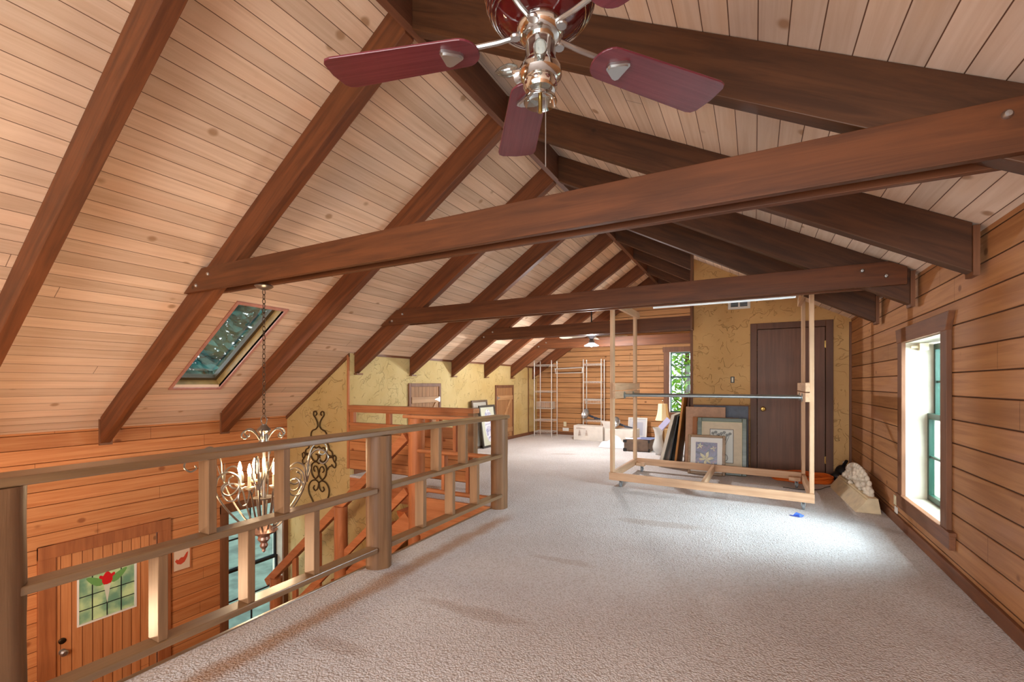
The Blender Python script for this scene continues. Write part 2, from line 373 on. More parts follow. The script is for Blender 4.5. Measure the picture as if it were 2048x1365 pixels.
# lower hall
b = MB(); b.box(-6.4, 1.4, -2.6, 4.6, LOW-.1, LOW); struct(b.build('floor', M['trim_x']))
b = MB(); b.box(1.0, 1.1, -2.6, 4.6, LOW, -.28); struct(b.build('wall_under_loft', M['ochre']))
b = MB(); b.box(-6.4, 1.1, -2.6, -2.5, LOW, -.28); struct(b.build('wall_hall_rear', M['ochre']))
# ceilings
SKX0, SKX1, SKY0, SKY1 = -5.55, -4.37, 2.64, 3.13
def lq(b, x0, x1, y0, y1):
    t = .03
    b.hexa([(x0,y0,zL(x0)),(x1,y0,zL(x1)),(x1,y1,zL(x1)),(x0,y1,zL(x0))], [(x0,y0,zL(x0)+t),(x1,y0,zL(x1)+t),(x1,y1,zL(x1)+t),(x0,y1,zL(x0)+t)])
b = MB(); ye = YF+.1; y0 = Y0-.1
lq(b, -6.4, SKX0, y0, ye); lq(b, SKX1, XR_, y0, ye); lq(b, SKX0, SKX1, y0, SKY0); lq(b, SKX0, SKX1, SKY1, ye)
cl = struct(b.build('ceiling', M['ceil_l']))
b = MB(); t = .03; x0, x1 = XR_, 1.5
b.hexa([(x0,y0,zR(x0)),(x1,y0,zR(x1)),(x1,ye,zR(x1)),(x0,ye,zR(x0))], [(x0,y0,zR(x0)+t),(x1,y0,zR(x1)+t),(x1,ye,zR(x1)+t),(x0,ye,zR(x0)+t)])
struct(b.build('ceiling', M['ceil_r']))
# board wall with real rounded courses
def courses(b, fix, sgn, u0, u1, z0, z1, joint, w, axis='x', ch=.010, th=.05):
    k0 = math.floor((z0-joint)/w)
    z = joint + k0*w
    while z < z1 - 1e-6:
        a = max(z, z0); c_ = min(z+w, z1)
        if c_ - a > .004:
            h = min(ch, (c_-a)*.3)
            pr = [(0,a),(0,c_)]
            prof = [(-th,a),(-.006,a),(0,a+h),(0,c_-h),(-.006,c_),(-th,c_)]
            pts = [((fix+sgn*p, u0, zz) if axis == 'x' else (u0, fix+sgn*p, zz)) for p, zz in prof]
            if (axis == 'x') == (sgn > 0): pts = pts[::-1]
            b.prism(pts, (0,u1-u0,0) if axis == 'x' else (u1-u0,0,0))
        z += w
# right wall, opening y 4.03..4.96, z .28..1.59
RW = (4.03, 4.96, .28, 1.59)
b = MB()
for (ya, yb, za, zb) in [(Y0, RW[0], 0, 2.12), (RW[1], YF, 0, 2.12), (RW[0], RW[1], 0, RW[2]), (RW[0], RW[1], RW[3], 2.12)]:
    courses(b, XRW, -1, ya, yb, za, zb, .862, .151, ch=.007)
struct(b.build('wall_right', M['rightw']))
b = MB(); XO = 1.42
b.box(XRW+.05, XO, Y0, RW[0]-.02, -.3, 2.3).box(XRW+.05, XO, RW[1]+.02, YF, -.3, 2.3).box(XRW+.05, XO, RW[0]-.02, RW[1]+.02, -.3, RW[2]-.02).box(XRW+.05, XO, RW[0]-.02, RW[1]+.02, RW[3]+.02, 2.3)
struct(b.build('wall_right', M['trim_y']))
b = MB(); b.box(XRW-.022, XRW, Y0, 7.385, 0, .085); struct(b.build('baseboard_right', M['trim_y'], bevel=.005))
# window 1 (right wall): casing, deep jamb, double-hung green sash
w1 = struct(thing('window_1', 'deep window in the tan board wall with green sashes', None, (XRW, 4.5, .28)))
J = .006
b = MB(); b.box(XRW-.0, XO, RW[0]-.019, RW[0]+J, RW[2]-.019, RW[3]+.019).box(XRW, XO, RW[1]-J, RW[1]+.019, RW[2]-.019, RW[3]+.019)
b.box(XRW, XO, RW[0]+J, RW[1]-J, RW[3]-J, RW[3]+.019).box(XRW, XO, RW[0]+J, RW[1]-J, RW[2]-.019, RW[2]+J)
b.build('jamb', M['jamb'], w1)
b = MB(); xc = XRW-.03
b.box(xc, XRW, 3.925, RW[0]+.008, .19, 1.60).box(xc, XRW, RW[1]-.008, 5.07, .19, 1.60)
b.build('side_casing', M['trim_z'], w1, bevel=.004)
b = MB(); b.prism([(xc-.006,3.925,1.59),(xc-.006,5.07,1.59),(xc-.006,5.11,1.71),(xc-.006,3.865,1.71)], (.036,0,0)); b.build('head_casing', M['trim_y'], w1, bevel=.004)
b = MB(); b.prism([(xc-.01,3.845,.275),(xc-.01,5.09,.275),(xc-.01,5.09,.30),(xc-.01,3.845,.30)], (.04,0,0)).box(xc-.004, XRW, 3.86, 5.08, .185, .275)
b.build('apron', M['trim_y'], w1, bevel=.004)
def sash(b, X, ya, yb, za, zb, nz, ny=3, t=.035, fr=.045, axis='x'):
    def bx(u0,u1,z0,z1,tt=t):
        if axis == 'x': b.box(X-tt/2, X+tt/2, u0, u1, z0, z1)
        else: b.box(u0, u1, X-tt/2, X+tt/2, z0, z1)
    bx(ya, ya+fr, za, zb); bx(yb-fr, yb, za, zb); bx(ya+fr, yb-fr, za, za+fr); bx(ya+fr, yb-fr, zb-fr, zb)
    for i in range(1, ny): u = ya+fr+(yb-ya-2*fr)*i/ny; bx(u-.009, u+.009, za+fr, zb-fr, t*.6)
    for i in range(1, nz): z = za+fr+(zb-za-2*fr)*i/nz; bx(ya+fr, yb-fr, z-.009, z+.009, t*.6)
b = MB(); sash(b, 1.32, RW[0], RW[1], .95, RW[3]-.02, 2, 2); b.build('upper_sash', M['green'], w1)
b = MB(); sash(b, 1.28, RW[0], RW[1], RW[2]+.01, 1.0, 2, 2); b.build('lower_sash', M['green'], w1)
b = MB(); b.box(1.317, 1.321, RW[0]+.04, RW[1]-.04, .99, RW[3]-.06).box(1.278, 1.282, RW[0]+.04, RW[1]-.04, RW[2]+.05, .96); b.build('pane', M['glass'], w1)
b = MB(); b.box(1.20, 1.26, 4.90, 4.96, 1.52, 1.58).cyl((1.20,4.93,1.55),(1.15,4.93,1.55),.012); b.build('blind_bracket', M['ivory'], w1, bevel=.004)
# entry wall
DW = (1.90, 2.79, LOW, -.49); WW = (3.60, 4.40, -2.15, -.47)
b = MB()
for (ya, yb, za, zb) in [(Y0, DW[0], LOW, .84), (DW[0], DW[1], DW[3], .84), (DW[1], WW[0], LOW, .84), (WW[0], WW[1], WW[3], .84), (WW[0], WW[1], LOW, WW[2]), (WW[1], YY, LOW, .84)]:
    courses(b, XE, 1, ya, yb, za, zb, .04, .141, ch=.005)
struct(b.build('wall_left', M['entry']))
d1 = struct(thing('door_1', 'orange plank entry door with a stained glass light', None, (XE, 2.35, LOW)))
b = MB(); b.box(XE-.04, XE-.005, DW[0]+.01, DW[1]-.01, LOW+.01, -1.27).box(XE-.04, XE-.005, DW[0]+.01, 2.08, -1.27, -.5).box(XE-.04, XE-.005, 2.575, DW[1]-.01, -1.27, -.5).box(XE-.04, XE-.005, 2.08, 2.575, -.72, -.5)
b.build('door_panel', M['door_planks'], d1)
b = MB(); b.box(XE-.02, XE+.03, DW[0]-.13, DW[0], LOW, DW[3]+.13).box(XE-.02, XE+.03, DW[1], DW[1]+.13, LOW, DW[3]+.13).box(XE-.02, XE+.034, DW[0]-.13, DW[1]+.13, DW[3], DW[3]+.13)
b.build('door_frame', M['door_frame'], d1, bevel=.005)
b = MB(); b.lathe([(.028,0),(.03,.008),(.012,.012),(.012,.04),(.028,.05),(.032,.065),(.02,.078),(0,.08)], (XE-.005,1.955,-1.47), (1,0,0), 16); b.build('door_knob', M['steel'], d1, True)
b = MB(); b.lathe([(.03,0),(.03,.012),(.022,.018),(0,.018)], (XE-.005,1.955,-1.36), (1,0,0), 16); b.build('deadbolt', plain('dark_bronze', (60,44,30), .4, .8), d1, True)
sgm = NT('stained_glass_green'); nn = sgm.noise(sgm.co(), 6, 4).outputs[0]; cc = sgm.mix(sgm.ss(nn,.35,.65), lin((186,180,142)), lin((132,146,122)))
tl = sgm.N('ShaderNodeBsdfTranslucent'); sgm.link(cc, tl.inputs[0]); mx = sgm.N('ShaderNodeMixShader'); mx.inputs[0].default_value = .7
sgm.link(cc, sgm.b.inputs['Base Color']); sgm.b.inputs['Roughness'].default_value = .15; sgm.link(sgm.b.outputs[0], mx.inputs[1]); sgm.link(tl.outputs[0], mx.inputs[2]); sgm.link(mx.outputs[0], sgm.out.inputs[0]); sgm.bump(nn, .3, .01)
b = MB(); b.box(XE-.024, XE-.020, 2.08, 2.575, -1.27, -.72); sg = b.build('stained_glass', sgm.m, d1)
b = MB()
for y in (2.20, 2.325, 2.45): b.box(XE-.020, XE-.014, y-.004, y+.004, -1.265, -.72)
for z in (-1.13, -.99): b.box(XE-.020, XE-.014, 2.085, 2.57, z-.004, z+.004)
b.build('lead_lines', M['black'], sg)
b = MB(); b.box(XE-.03, XE+.004, 2.07, 2.085, -1.28, -.71).box(XE-.03, XE+.004, 2.57, 2.585, -1.28, -.71).box(XE-.03, XE+.004, 2.085, 2.57, -1.28, -1.265).box(XE-.03, XE+.004, 2.085, 2.57, -.725, -.71); b.build('glass_bead', M['white_paint'], sg)
def petal(b, cy, cz, w, h, ang, X):
    pts = []
    for i in range(12):
        a = 2*PI*i/12; y = w*math.cos(a)*(1-.35*math.sin(a)); z = h*math.sin(a)
        pts.append((X, cy + y*math.cos(ang)-z*math.sin(ang), cz + y*math.sin(ang)+z*math.cos(ang)))
    b.prism(pts, (.004,0,0))
b = MB(); petal(b, 2.325, -.86, .045, .07, 0, XE-.016); petal(b, 2.29, -.87, .03, .06, .5, XE-.017); petal(b, 2.36, -.87, .03, .06, -.5, XE-.017); b.build('tulip', plain('red_glass', (206,40,44), .2), sg)
b = MB(); b.prism([(XE-.0165,2.295,-.93),(XE-.0165,2.325,-1.13),(XE-.0165,2.355,-.93)], (.004,0,0)); b.build('stem', plain('pale_glass', (214,214,196), .2), sg)
b = MB(); petal(b, 2.22, -.86, .035, .09, .9, XE-.0165); petal(b, 2.43, -.86, .035, .09, -.9, XE-.0165); b.build('leaf', plain('leaf_glass', (112,160,92), .2), sg)
# window 2 (hall)
w2 = struct(thing('window_2', 'tall hall window below the loft with dark muntins', None, (XE, 4.0, WW[2])))
b = MB(); b.box(XE-.01, XE+.028, WW[0]-.10, WW[0], WW[2]-.1, WW[3]+.1).box(XE-.01, XE+.028, WW[1], YY, WW[2]-.1, WW[3]+.1).box(XE-.01, XE+.03, WW[0]-.10, YY, WW[3], WW[3]+.12)
b.build('window_frame', M['trim_z'], w2, bevel=.004)
b = MB(); b.box(XE-.22, XE, WW[0]-.02, WW[0]+J, WW[2], WW[3]).box(XE-.22, XE, WW[1]-J, WW[1]+.02, WW[2], WW[3]).box(XE-.22, XE, WW[0]+J, WW[1]-J, WW[3]-J, WW[3]+.02).box(XE-.22, XE, WW[0]+J, WW[1]-J, WW[2]-.02, WW[2]+J)
b.build('jamb', M['jamb'], w2)
b = MB(); sash(b, XE-.15, WW[0], WW[1], -1.33, WW[3], 2, 2, .03, .035); sash(b, XE-.12, WW[0], WW[1], WW[2], -1.30, 2, 2, .03, .035); b.build('sash', M['black'], w2)
b = MB(); b.box(XE-.152, XE-.148, WW[0]+.03, WW[1]-.03, -1.3, WW[3]-.03).box(XE-.122, XE-.118, WW[0]+.03, WW[1]-.03, WW[2]+.03, -1.32); b.build('pane', M['glass'], w2)
# yellow wall beside the stairs (faces camera), with corner boards
b = MB(); b.prism([(XE,YY,LOW),(XK,YY,LOW),(XK,YY,zL(XK)),(XE,YY,zL(XE))], (0,.06,0)); b.box(XK, 1.0, YY, YY+.06, LOW, -.28)
struct(b.build('wall_stair', M['yellow']))
b = MB(); b.prism([(XE+.0,YY-.02,zL(XE)-.05),(XK,YY-.02,zL(XK)-.05),(XK,YY-.02,zL(XK)-.001),(XE,YY-.02,zL(XE)-.001)], (0,.02,0)); struct(b.build('trim_4', M['trim_x']))
b = MB(); b.box(XK-.03, XK+.0, YY-.025, YY, .09, zL(XK)-.03); struct(b.build('trim_5', M['orange_z'], bevel=.003))
# knee wall
b = MB(); b.box(XK-.08, XK, YY+.061, YF, 0, zL(XK)-.003); struct(b.build('wall_knee', M['yellow']))
b = MB(); b.box(XK, XK+.02, YY+.07, YF, zL(XK)-.02, zL(XK)+.012); struct(b.build('trim_6', M['trim_y']))
b = MB(); b.box(XK, XK+.018, YY+.07, YF, 0, .07); struct(b.build('baseboard_left', M['trim_y'], bevel=.004))
b = MB(); b.box(XK, XK+.012, 10.02, 10.045, .07, 1.64); struct(b.build('trim_7', M['trim_z']))
# far wall, window opening
FW = (-1.66, -.95, .62, 1.95)
b = MB()
for (xa, xb, za, zb) in [(-5.0, FW[0], 0, 3.8), (FW[1], XRW, 0, 3.8), (FW[0], FW[1], 0, FW[2]), (FW[0], FW[1], FW[3], 3.8)]:
    courses(b, YF, -1, xa, xb, za, zb, .03, .125, 'y', ch=.006)
struct(b.build('wall_far', M['farw']))
b = MB(); b.box(XK, -.85, YF-.02, YF, 0, .07); struct(b.build('baseboard_far', M['trim_x']))
w3 = struct(thing('window_3', 'far gable window with green sash and bright foliage beyond', None, (-1.3, YF, .62)))
b = MB(); b.box(FW[0]-.12, FW[0], YF-.03, YF, FW[2]-.1, FW[3]+.09).box(FW[0]-.14, FW[1]+.02, YF-.034, YF, FW[3], FW[3]+.11).box(FW[0]-.14, FW[1]+.02, YF-.05, YF, FW[2]-.12, FW[2])
b.build('window_frame', M['trim_z'], w3, bevel=.004)
b = MB(); b.box(FW[0]-.02, FW[0]+J, YF, YF+.2, FW[2], FW[3]).box(FW[0], FW[1], YF, YF+.2, FW[3], FW[3]+.02).box(FW[0], FW[1], YF, YF+.2, FW[2]-.02, FW[2]).box(FW[1], FW[1]+.02, YF, YF+.2, FW[2], FW[3]); b.build('jamb', M['jamb'], w3)
b = MB(); sash(b, YF+.12, FW[0], FW[1], 1.38, FW[3], 2, 3, .03, .028, 'y'); sash(b, YF+.09, FW[0], FW[1], FW[2], 1.42, 2, 3, .03, .03, 'y'); b.build('sash', M['green'], w3)
b = MB(); b.box(FW[0]+.02, FW[1]-.02, YF+.118, YF+.122, 1.40, FW[3]-.02).box(FW[0]+.02, FW[1]-.02, YF+.088, YF+.092, FW[2]+.02, 1.40); b.build('pane', M['glass'], w3)
# closet block
YC = 7.40; XC = -.845; CD = (.03, .842, 0, 2.02)
b = MB()
zt_ = lambda x: zR(x)
b.prism([(XC,YC,0),(CD[0],YC,0),(CD[0],YC,CD[3]),(CD[0],YC,zR(CD[0])),(XC,YC,zR(XC))], (0,.08,0))
b.prism([(CD[0],YC,CD[3]),(CD[1],YC,CD[3]),(CD[1],YC,zR(CD[1])),(CD[0],YC,zR(CD[0]))], (0,.08,0))
b.prism([(CD[1],YC,0),(XRW,YC,0),(XRW,YC,zR(XRW)),(CD[1],YC,zR(CD[1]))], (0,.08,0))
struct(b.build('wall_closet', M['ochre']))
b = MB(); b.prism([(XC,YC+.08,0),(XC+.08,YC+.08,0),(XC+.08,YC+.08,zR(XC+.08)),(XC,YC+.08,zR(XC))], (0,YF-YC-.09,0)); struct(b.build('wall_closet_side', M['ochre']))
b = MB(); b.box(XC-.018, XC+.02, YC-.016, YC+.03, 0, zR(XC)-.02); struct(b.build('trim_8', M['trim_z']))
b = MB(); b.box(XRW-.025, XRW, YC-.02, YC, .085, 2.06); struct(b.build('trim_9', M['trim_z']))
b = MB(); b.box(.925, XRW-.022, YC-.018, YC, 0, .085); struct(b.build('baseboard_closet', M['trim_x'], bevel=.003))
b = MB(); b.box(XC, -.062, YC-.018, YC, 0, .085); struct(b.build('baseboard_closet_2', M['trim_x'], bevel=.003))
d2 = struct(thing('door_2', 'dark brown slab closet door', None, (.436, YC, 0)))
b = MB(); b.box(CD[0]+.006, CD[1]-.006, YC+.012, YC+.05, .01, CD[3]-.005); b.build('door_panel', M['brown_door'], d2)
b = MB(); b.box(CD[0]-.085, CD[0], YC-.018, YC+.06, 0, CD[3]+.085).box(CD[1], CD[1]+.085, YC-.018, YC+.06, 0, CD[3]+.085).box(CD[0], CD[1], YC-.018, YC+.06, CD[3], CD[3]+.085); b.build('door_frame', M['door_trim'], d2, bevel=.004)
b = MB(); b.lathe([(.032,0),(.034,.006),(.014,.012),(.013,.035),(.030,.046),(.034,.062),(.024,.076),(0,.08)], (.105,YC+.012,.89), (0,-1,0), 20); b.build('door_knob', M['brass'], d2, True)
for z in (.22, 1.78):
    b = MB(); b.box(CD[1]-.012, CD[1]+.012, YC+.0, YC+.012, z-.045, z+.045).cyl((CD[1],YC-.002,z-.05),(CD[1],YC-.002,z+.05),.006); b.build('hinge', M['brass'], d2)
# skylight
sk = struct(thing('window_4', 'skylight in the left roof slope', None, (-5.0, 2.9, zL(-5.0))))
up = Vector((-SL,0,1)).normalized(); sx = Vector((1,0,SL)).normalized()
def LP(x, y, h): return Vector((x,y,zL(x))) + up*h
def lbox(b, x0, x1, y0, y1, h0, h1): b.hexa([LP(x0,y0,h0),LP(x1,y0,h0),LP(x1,y1,h0),LP(x0,y1,h0)], [LP(x0,y0,h1),LP(x1,y0,h1),LP(x1,y1,h1),LP(x0,y1,h1)])
b = MB(); e = .028
for q in [(SKX0-e,SKX0,SKY0-e,SKY1+e),(SKX1,SKX1+e,SKY0-e,SKY1+e),(SKX0,SKX1,SKY0-e,SKY0),(SKX0,SKX1,SKY1,SKY1+e)]: lbox(b, *q, -.014, .001)
b.build('casing', plain('pinkish_trim', (196,140,126), .5, noise=.3), sk)
b = MB()
for q in [(SKX0-.02,SKX0,SKY0-.02,SKY1+.02),(SKX1,SKX1+.02,SKY0-.02,SKY1+.02),(SKX0,SKX1,SKY0-.02,SKY0),(SKX0,SKX1,SKY1,SKY1+.02)]: lbox(b, *q, .0, .16)
b.build('shaft', plain('golden_shaft', (168,136,82), .5, noise=.6, nscale=9), sk)
b = MB(); e = .035
for q in [(SKX0,SKX0+e,SKY0,SKY1),(SKX1-e,SKX1,SKY0,SKY1),(SKX0+e,SKX1-e,SKY0,SKY0+e),(SKX0+e,SKX1-e,SKY1-e,SKY1)]: lbox(b, *q, .10, .15)
b.build('sash', plain('skylight_sash', (74,60,40), .5), sk)
b = MB(); lbox(b, SKX0+.03, SKX1-.03, SKY0+.03, SKY1-.03, .12, .125); b.build('pane', M['glass'], sk)
# unseen rear gable; its big opening is added to let ambient light in
b = MB(); b.prism([(XE,Y0,-2.5),(-3.0,Y0,-2.5),(-3.0,Y0,zL(-3.0)),(XE,Y0,zL(XE))], (0,-.1,0)); b.prism([(-3.0,Y0,2.4),(.9,Y0,2.4),(.9,Y0,zR(.9)),(XR_,Y0,3.7),(-3.0,Y0,zL(-3.0))], (0,-.1,0)); b.box(.9, XRW, Y0-.1, Y0, 0, 2.1)
struct(b.build('wall_rear', M['ochre']))

# ------------------------------------------------------------------ ROOF FRAMING
rid = MB(); rid.box(-1.912, -1.857, Y0, YF, 3.435, 3.70); tag(rid.build('ridge_beam', M['beam_y'], origin=(-1.885,4,3.435)), 'long narrow brown ridge beam running along the peak of the ceiling', 'beam')
YK = {k: -.0142 + 1.142*k for k in range(1, 10)}; YK[2] = 2.19
T = .085; DV = .275
desc_l = {1:'brown rafter on the left slope nearest the camera, cutting across the top left corner',
 2:'brown rafter left of the skylight, carrying the near tie beam', 3:'brown rafter right of the skylight, ending just left of the chandelier chain',
 4:'brown rafter ending at the corner of the yellow knee wall', 5:'brown rafter ending above the wider hatch in the yellow wall',
 6:'brown rafter ending on the yellow wall between the two hatches, above the leaning framed pictures', 7:'brown rafter ending above and left of the narrow hatch in the yellow wall',
 8:'brown left-slope rafter with its foot above the right side of the narrow hatch', 9:'darkest brown left-slope rafter, right before the far board wall'}
desc_r = {1:'brown rafter on the right slope directly above the camera', 2:'thick dark brown rafter running from behind the fan motor to the top right corner',
 3:'dark brown rafter on the right slope ending above the green-sash window at the near side', 4:'dark brown rafter on the right slope bolted to the second tie beam',
 5:'dark brown right-slope rafter ending between the second tie beam and the ochre closet wall', 6:'dark brown right-slope rafter just in front of the ochre closet wall',
 7:'dark brown right-slope rafter running into the closet wall, first behind its front', 8:'dark brown right-slope rafter second behind the closet front', 9:'dark brown right-slope rafter farthest back, by the far gable'}
for k, y in YK.items():
    x0 = -6.0 if y < YY else XK+.004
    r = thing('rafter', desc_l[k], 'rafter', (x0, y, zL(x0)-DV), 'rafters of the left roof slope')
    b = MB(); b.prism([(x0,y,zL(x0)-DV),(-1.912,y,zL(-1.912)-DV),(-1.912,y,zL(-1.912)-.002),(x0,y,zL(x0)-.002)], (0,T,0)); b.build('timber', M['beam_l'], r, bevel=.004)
    if y < YY:
        b = MB(); b.box(x0-.03, x0, y-.004, y+T+.02, zL(x0)-DV-.02, zL(x0-.03)-.004)
    else:
        b = MB(); b.box(x0, x0+.055, y-.01, y+T+.02, zL(x0)-DV-.022, zL(x0)-DV-.001)
    b.build('end_board', M['trim_z'], r)
    x1 = 1.06 if y < 6.5 else (-.775 if y < YC else XC-.006)
    r = thing('rafter', desc_r[k], 'rafter', (x1, y, zR(x1)-DV), 'rafters of the right roof slope')
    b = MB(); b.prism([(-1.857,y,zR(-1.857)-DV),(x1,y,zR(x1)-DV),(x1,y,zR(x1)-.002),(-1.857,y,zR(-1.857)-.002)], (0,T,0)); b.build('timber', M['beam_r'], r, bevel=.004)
    if y < 6.5:
        b = MB(); b.box(x1, x1+.028, y-.008, y+T+.02, zR(x1)-DV-.02, zR(x1+.028)-.004); b.build('end_board', M['trim_z'], r)
tie_desc = {2:'nearest tie beam, a big pair of brown planks crossing from the left slope to the top right corner', 4:'second tie beam, brown planks crossing behind the top of the raw wood rack',
 6:'third tie beam, brown planks ending at the closet corner', 8:'farthest and smallest tie beam, crossing behind the hanging fan light'}
for k in (2, 4, 6, 8):
    yr = YK[k]; zb = {2:2.02,4:2.01,6:2.01,8:2.01}[k]; zt = zb+.188
    tb = thing('tie_beam', tie_desc[k], 'beam', (-1.8, yr, zb), 'tie beams across the loft')
    xl0 = (zb-1.671)/SL-4.871+.015; xl1 = (zt-1.671)/SL-4.871+.015
    if yr < 6.5: xr0 = 1.035; pr = [(xr0,zb),(xr0,zR(xr0)-.005),((2.10-zt)/SR+1.123-.015,zt)]
    else: pr = [(-.78 if yr < YC else XC-.01,zb),(-.78 if yr < YC else XC-.01,zt)]
    for j, yy in enumerate((yr-.038, yr+T)):
        b = MB(); b.prism([(xl0,yy,zb)] + [(x,yy,z) for x, z in pr] + [(xl1,yy,zt)], (0,.037,0)); b.build('plank', M['beam_x'], tb, bevel=.003)
    pts = [(xl1+.10,zt-.06),(xl0+.20,zb+.05)] + ([(1.035-.28,zt-.055),(1.035-.13,zb+.075)] if yr < 6.5 else [])
    for x, z in pts:
        b = MB(); b.lathe([(.016,0),(.016,.004),(.010,.012),(0,.013)], (x,yr-.038,z), (0,-1,0), 14); b.build('bolt', M['steel'], tb, True)
b = MB(); b.box(-.79, -.765, YK[6]-.045, YK[6]+T+.045, 2.005, zR(-.765)-.004); struct(b.build('trim_10', M['trim_z']))
# shop light behind the second tie beam
fl = thing('shop_light', 'slim white fluorescent tube light under the second tie beam', 'light fixture', (-.3, 4.72, 2.03))
b = MB(); b.prism([(-.93,4.69,2.03),(-.93,4.76,2.03),(-.93,4.75,2.06),(-.93,4.70,2.06)], (1.28,0,0)); b.build('housing', M['white_paint'], fl, bevel=.002)
b = MB(); b.cyl((-.90,4.725,2.012),(.32,4.725,2.012),.013); b.build('tube', plain('white_tube', (236,240,244), .3), fl, True)

# ------------------------------------------------------------------ RAILINGS
PX = -2.27; PR = .085
def log(b, x, y, z0, z1, r, seed=0):
    rnd = random.Random(seed); n = 22; m = 14; vs = []; fs = []
    ph = rnd.random()*6
    for i in range(m+1):
        z = z0+(z1-z0)*i/m
        for k in range(n):
            a = 2*PI*k/n; rr = r*(1+.03*math.sin(3*a+ph)+.02*math.sin(7*a+ph*2)+.015*math.sin(i*1.3+a))
            vs.append((x+rr*math.cos(a), y+rr*math.sin(a), z))
    for i in range(m):
        for k in range(n): fs.append((i*n+k, i*n+(k+1) % n, (i+1)*n+(k+1) % n, (i+1)*n+k))
    fs += [tuple(range(n))[::-1], tuple(m*n+k for k in range(n))]
    b.add(vs, fs)
rl = thing('railing', 'long log-post railing along the carpet edge, nearest the camera', 'railing', (PX, 2.3, 0))
for i, y in enumerate((.535, 2.335, 4.0)):
    b = MB(); log(b, PX, y, -.2, .892, PR, i); b.build('post', M['post'], rl, True, sharp=60)
b = MB(); b.box(-2.365, -2.203, -.6, 4.11, .893, .927); b.build('top_rail', M['rail_y'], rl, bevel=.006)
for ya, yb in ((-.6, .48), (.585, 2.26), (2.39, 3.96)):
    for n_, z in (('middle_rail', .516), ('bottom_rail', .120)):
        b = MB(); b.box(-2.292, -2.203, ya, yb, z, z+.033); b.build(n_, M['rail_y'], rl, bevel=.005)
for y in (-.1, .28, 1.20, 1.58, 2.93, 3.31):
    b = MB(); b.box(-2.295, -2.212, y, y+.038, .549, .893); b.build('baluster', M['rail_z'], rl, bevel=.003)
for y in (.1, 1.0, 1.385, 1.77, 2.74, 3.12, 3.50):
    b = MB(); b.box(-2.295, -2.212, y, y+.038, .153, .516); b.build('baluster', M['rail_z'], rl, bevel=.003)
# return railing beside the landing
r2 = thing('railing', 'short orange log railing running left from the corner post over the stair opening', 'railing', (-3.32, 3.93, 0))
b = MB(); log(b, -3.325, 4.0, -1.2, .862, .09, 5); b.build('post', M['orange_z'], r2, True, sharp=60)
b = MB(); b.box(-3.47, -2.37, 3.93, 4.06, .862, .90); b.build('top_rail', M['rail_x'], r2, bevel=.008)
for z, n_ in ((.485,'middle_rail'), (.068,'bottom_rail')):
    b = MB(); b.cyl((-3.28,3.95,z+.025),(-2.33,3.95,z+.025),.024); b.build(n_, M['rail_x'], r2, True)
for x in (-3.0, -2.78): 
    b = MB(); b.box(x-.02, x+.02, 3.95, 4.02, .52, .862); b.build('baluster', M['orange_z'], r2, bevel=.003)
for x in (-2.93, -2.62):
    b = MB(); b.box(x-.02, x+.02, 3.95, 4.02, .11, .485); b.build('baluster', M['orange_z'], r2, bevel=.003)
# boarded half wall above the stairs
hw = thing('half_wall', 'boarded orange half wall with a cap rail above the stairs', 'half wall', (-3.9, YY, 0))
XH = -2.90
b = MB(); b.box(XK+.0, XH-.02, YY, YY+.05, .085, .69); b.build('board_panel', M['knee_panel'], hw, bevel=.003)
b = MB(); b.box(XK, XH+.04, YY-.03, YY+.10, .90, .955); b.build('cap_rail', M['rail_x'], hw, bevel=.006)
b = MB(); b.box(XK, XH, YY-.015, YY+.065, .685, .72).box(XK, XH, YY-.012, YY, .86, .90); b.build('lower_rail', M['rail_x'], hw, bevel=.004)
for x in (XK+.04, -4.19, -3.55):
    b = MB(); b.box(x-.035, x+.035, YY-.005, YY+.045, .72, .90); b.build('baluster', M['orange_z'], hw, bevel=.003)
b = MB(); b.box(XH-.045, XH+.035, YY-.02, YY+.07, 0, .90); b.build('end_post', M['rail_z'], hw, bevel=.004)
# stairs
st = thing('staircase', 'orange log staircase rising to the loft along the yellow wall', 'staircase', (-4.6, 4.2, LOW))
nst = 12; rise = .2; run = .215
for i in range(nst):
    zt = -.2 - rise*i; xc = -3.46 - run*i
    b = MB(); pts = [(xc-.14, 3.98, zt), (xc+.14, 3.98, zt)] + [(xc+.14*math.cos(a), 3.98, zt-.11*math.sin(a)) for a in [PI*q/8 for q in range(1,8)]]
    b.prism(pts[::-1], (0,.48,0)); b.build('tread', wood('tread_wood', (176,96,52), (140,70,36), (0,1,0), rough=.4) if i == 0 else D.materials['tread_wood'], st, bevel=.004)
b = MB(); p0 = (-3.36,3.96,-.28); p1 = (-5.95,3.96,-2.62); b.bar(p0, p1, .05, .24); b.build('stringer', M['orange_x'], st)
b = MB(); b.bar((-3.40,3.93,.66), (-5.83,3.93,-1.44), .075, .10); b.build('handrail', M['orange_x'], st, bevel=.006)
b = MB(); b.bar((-3.40,3.93,.06), (-5.6,3.93,-1.92), .05, .085); b.build('lower_rail', M['orange_x'], st, bevel=.006)
b = MB(); log(b, -4.43, 3.93, LOW, -.24, .078, 9); b.build('newel_post', M['orange_z'], st, True, sharp=60)
b = MB(); log(b, -5.66, 3.93, LOW, -1.35, .078, 10); b.build('newel_post', M['orange_z'], st, True, sharp=60)
for x in (-5.27, -4.83, -3.95):
    zt = .66 - (-3.40-x)*(2.10/2.43) - .05
    b = MB(); b.box(x-.04, x+.04, 3.91, 3.95, zt-.75, zt); b.build('baluster', M['orange_z'], st, bevel=.003)

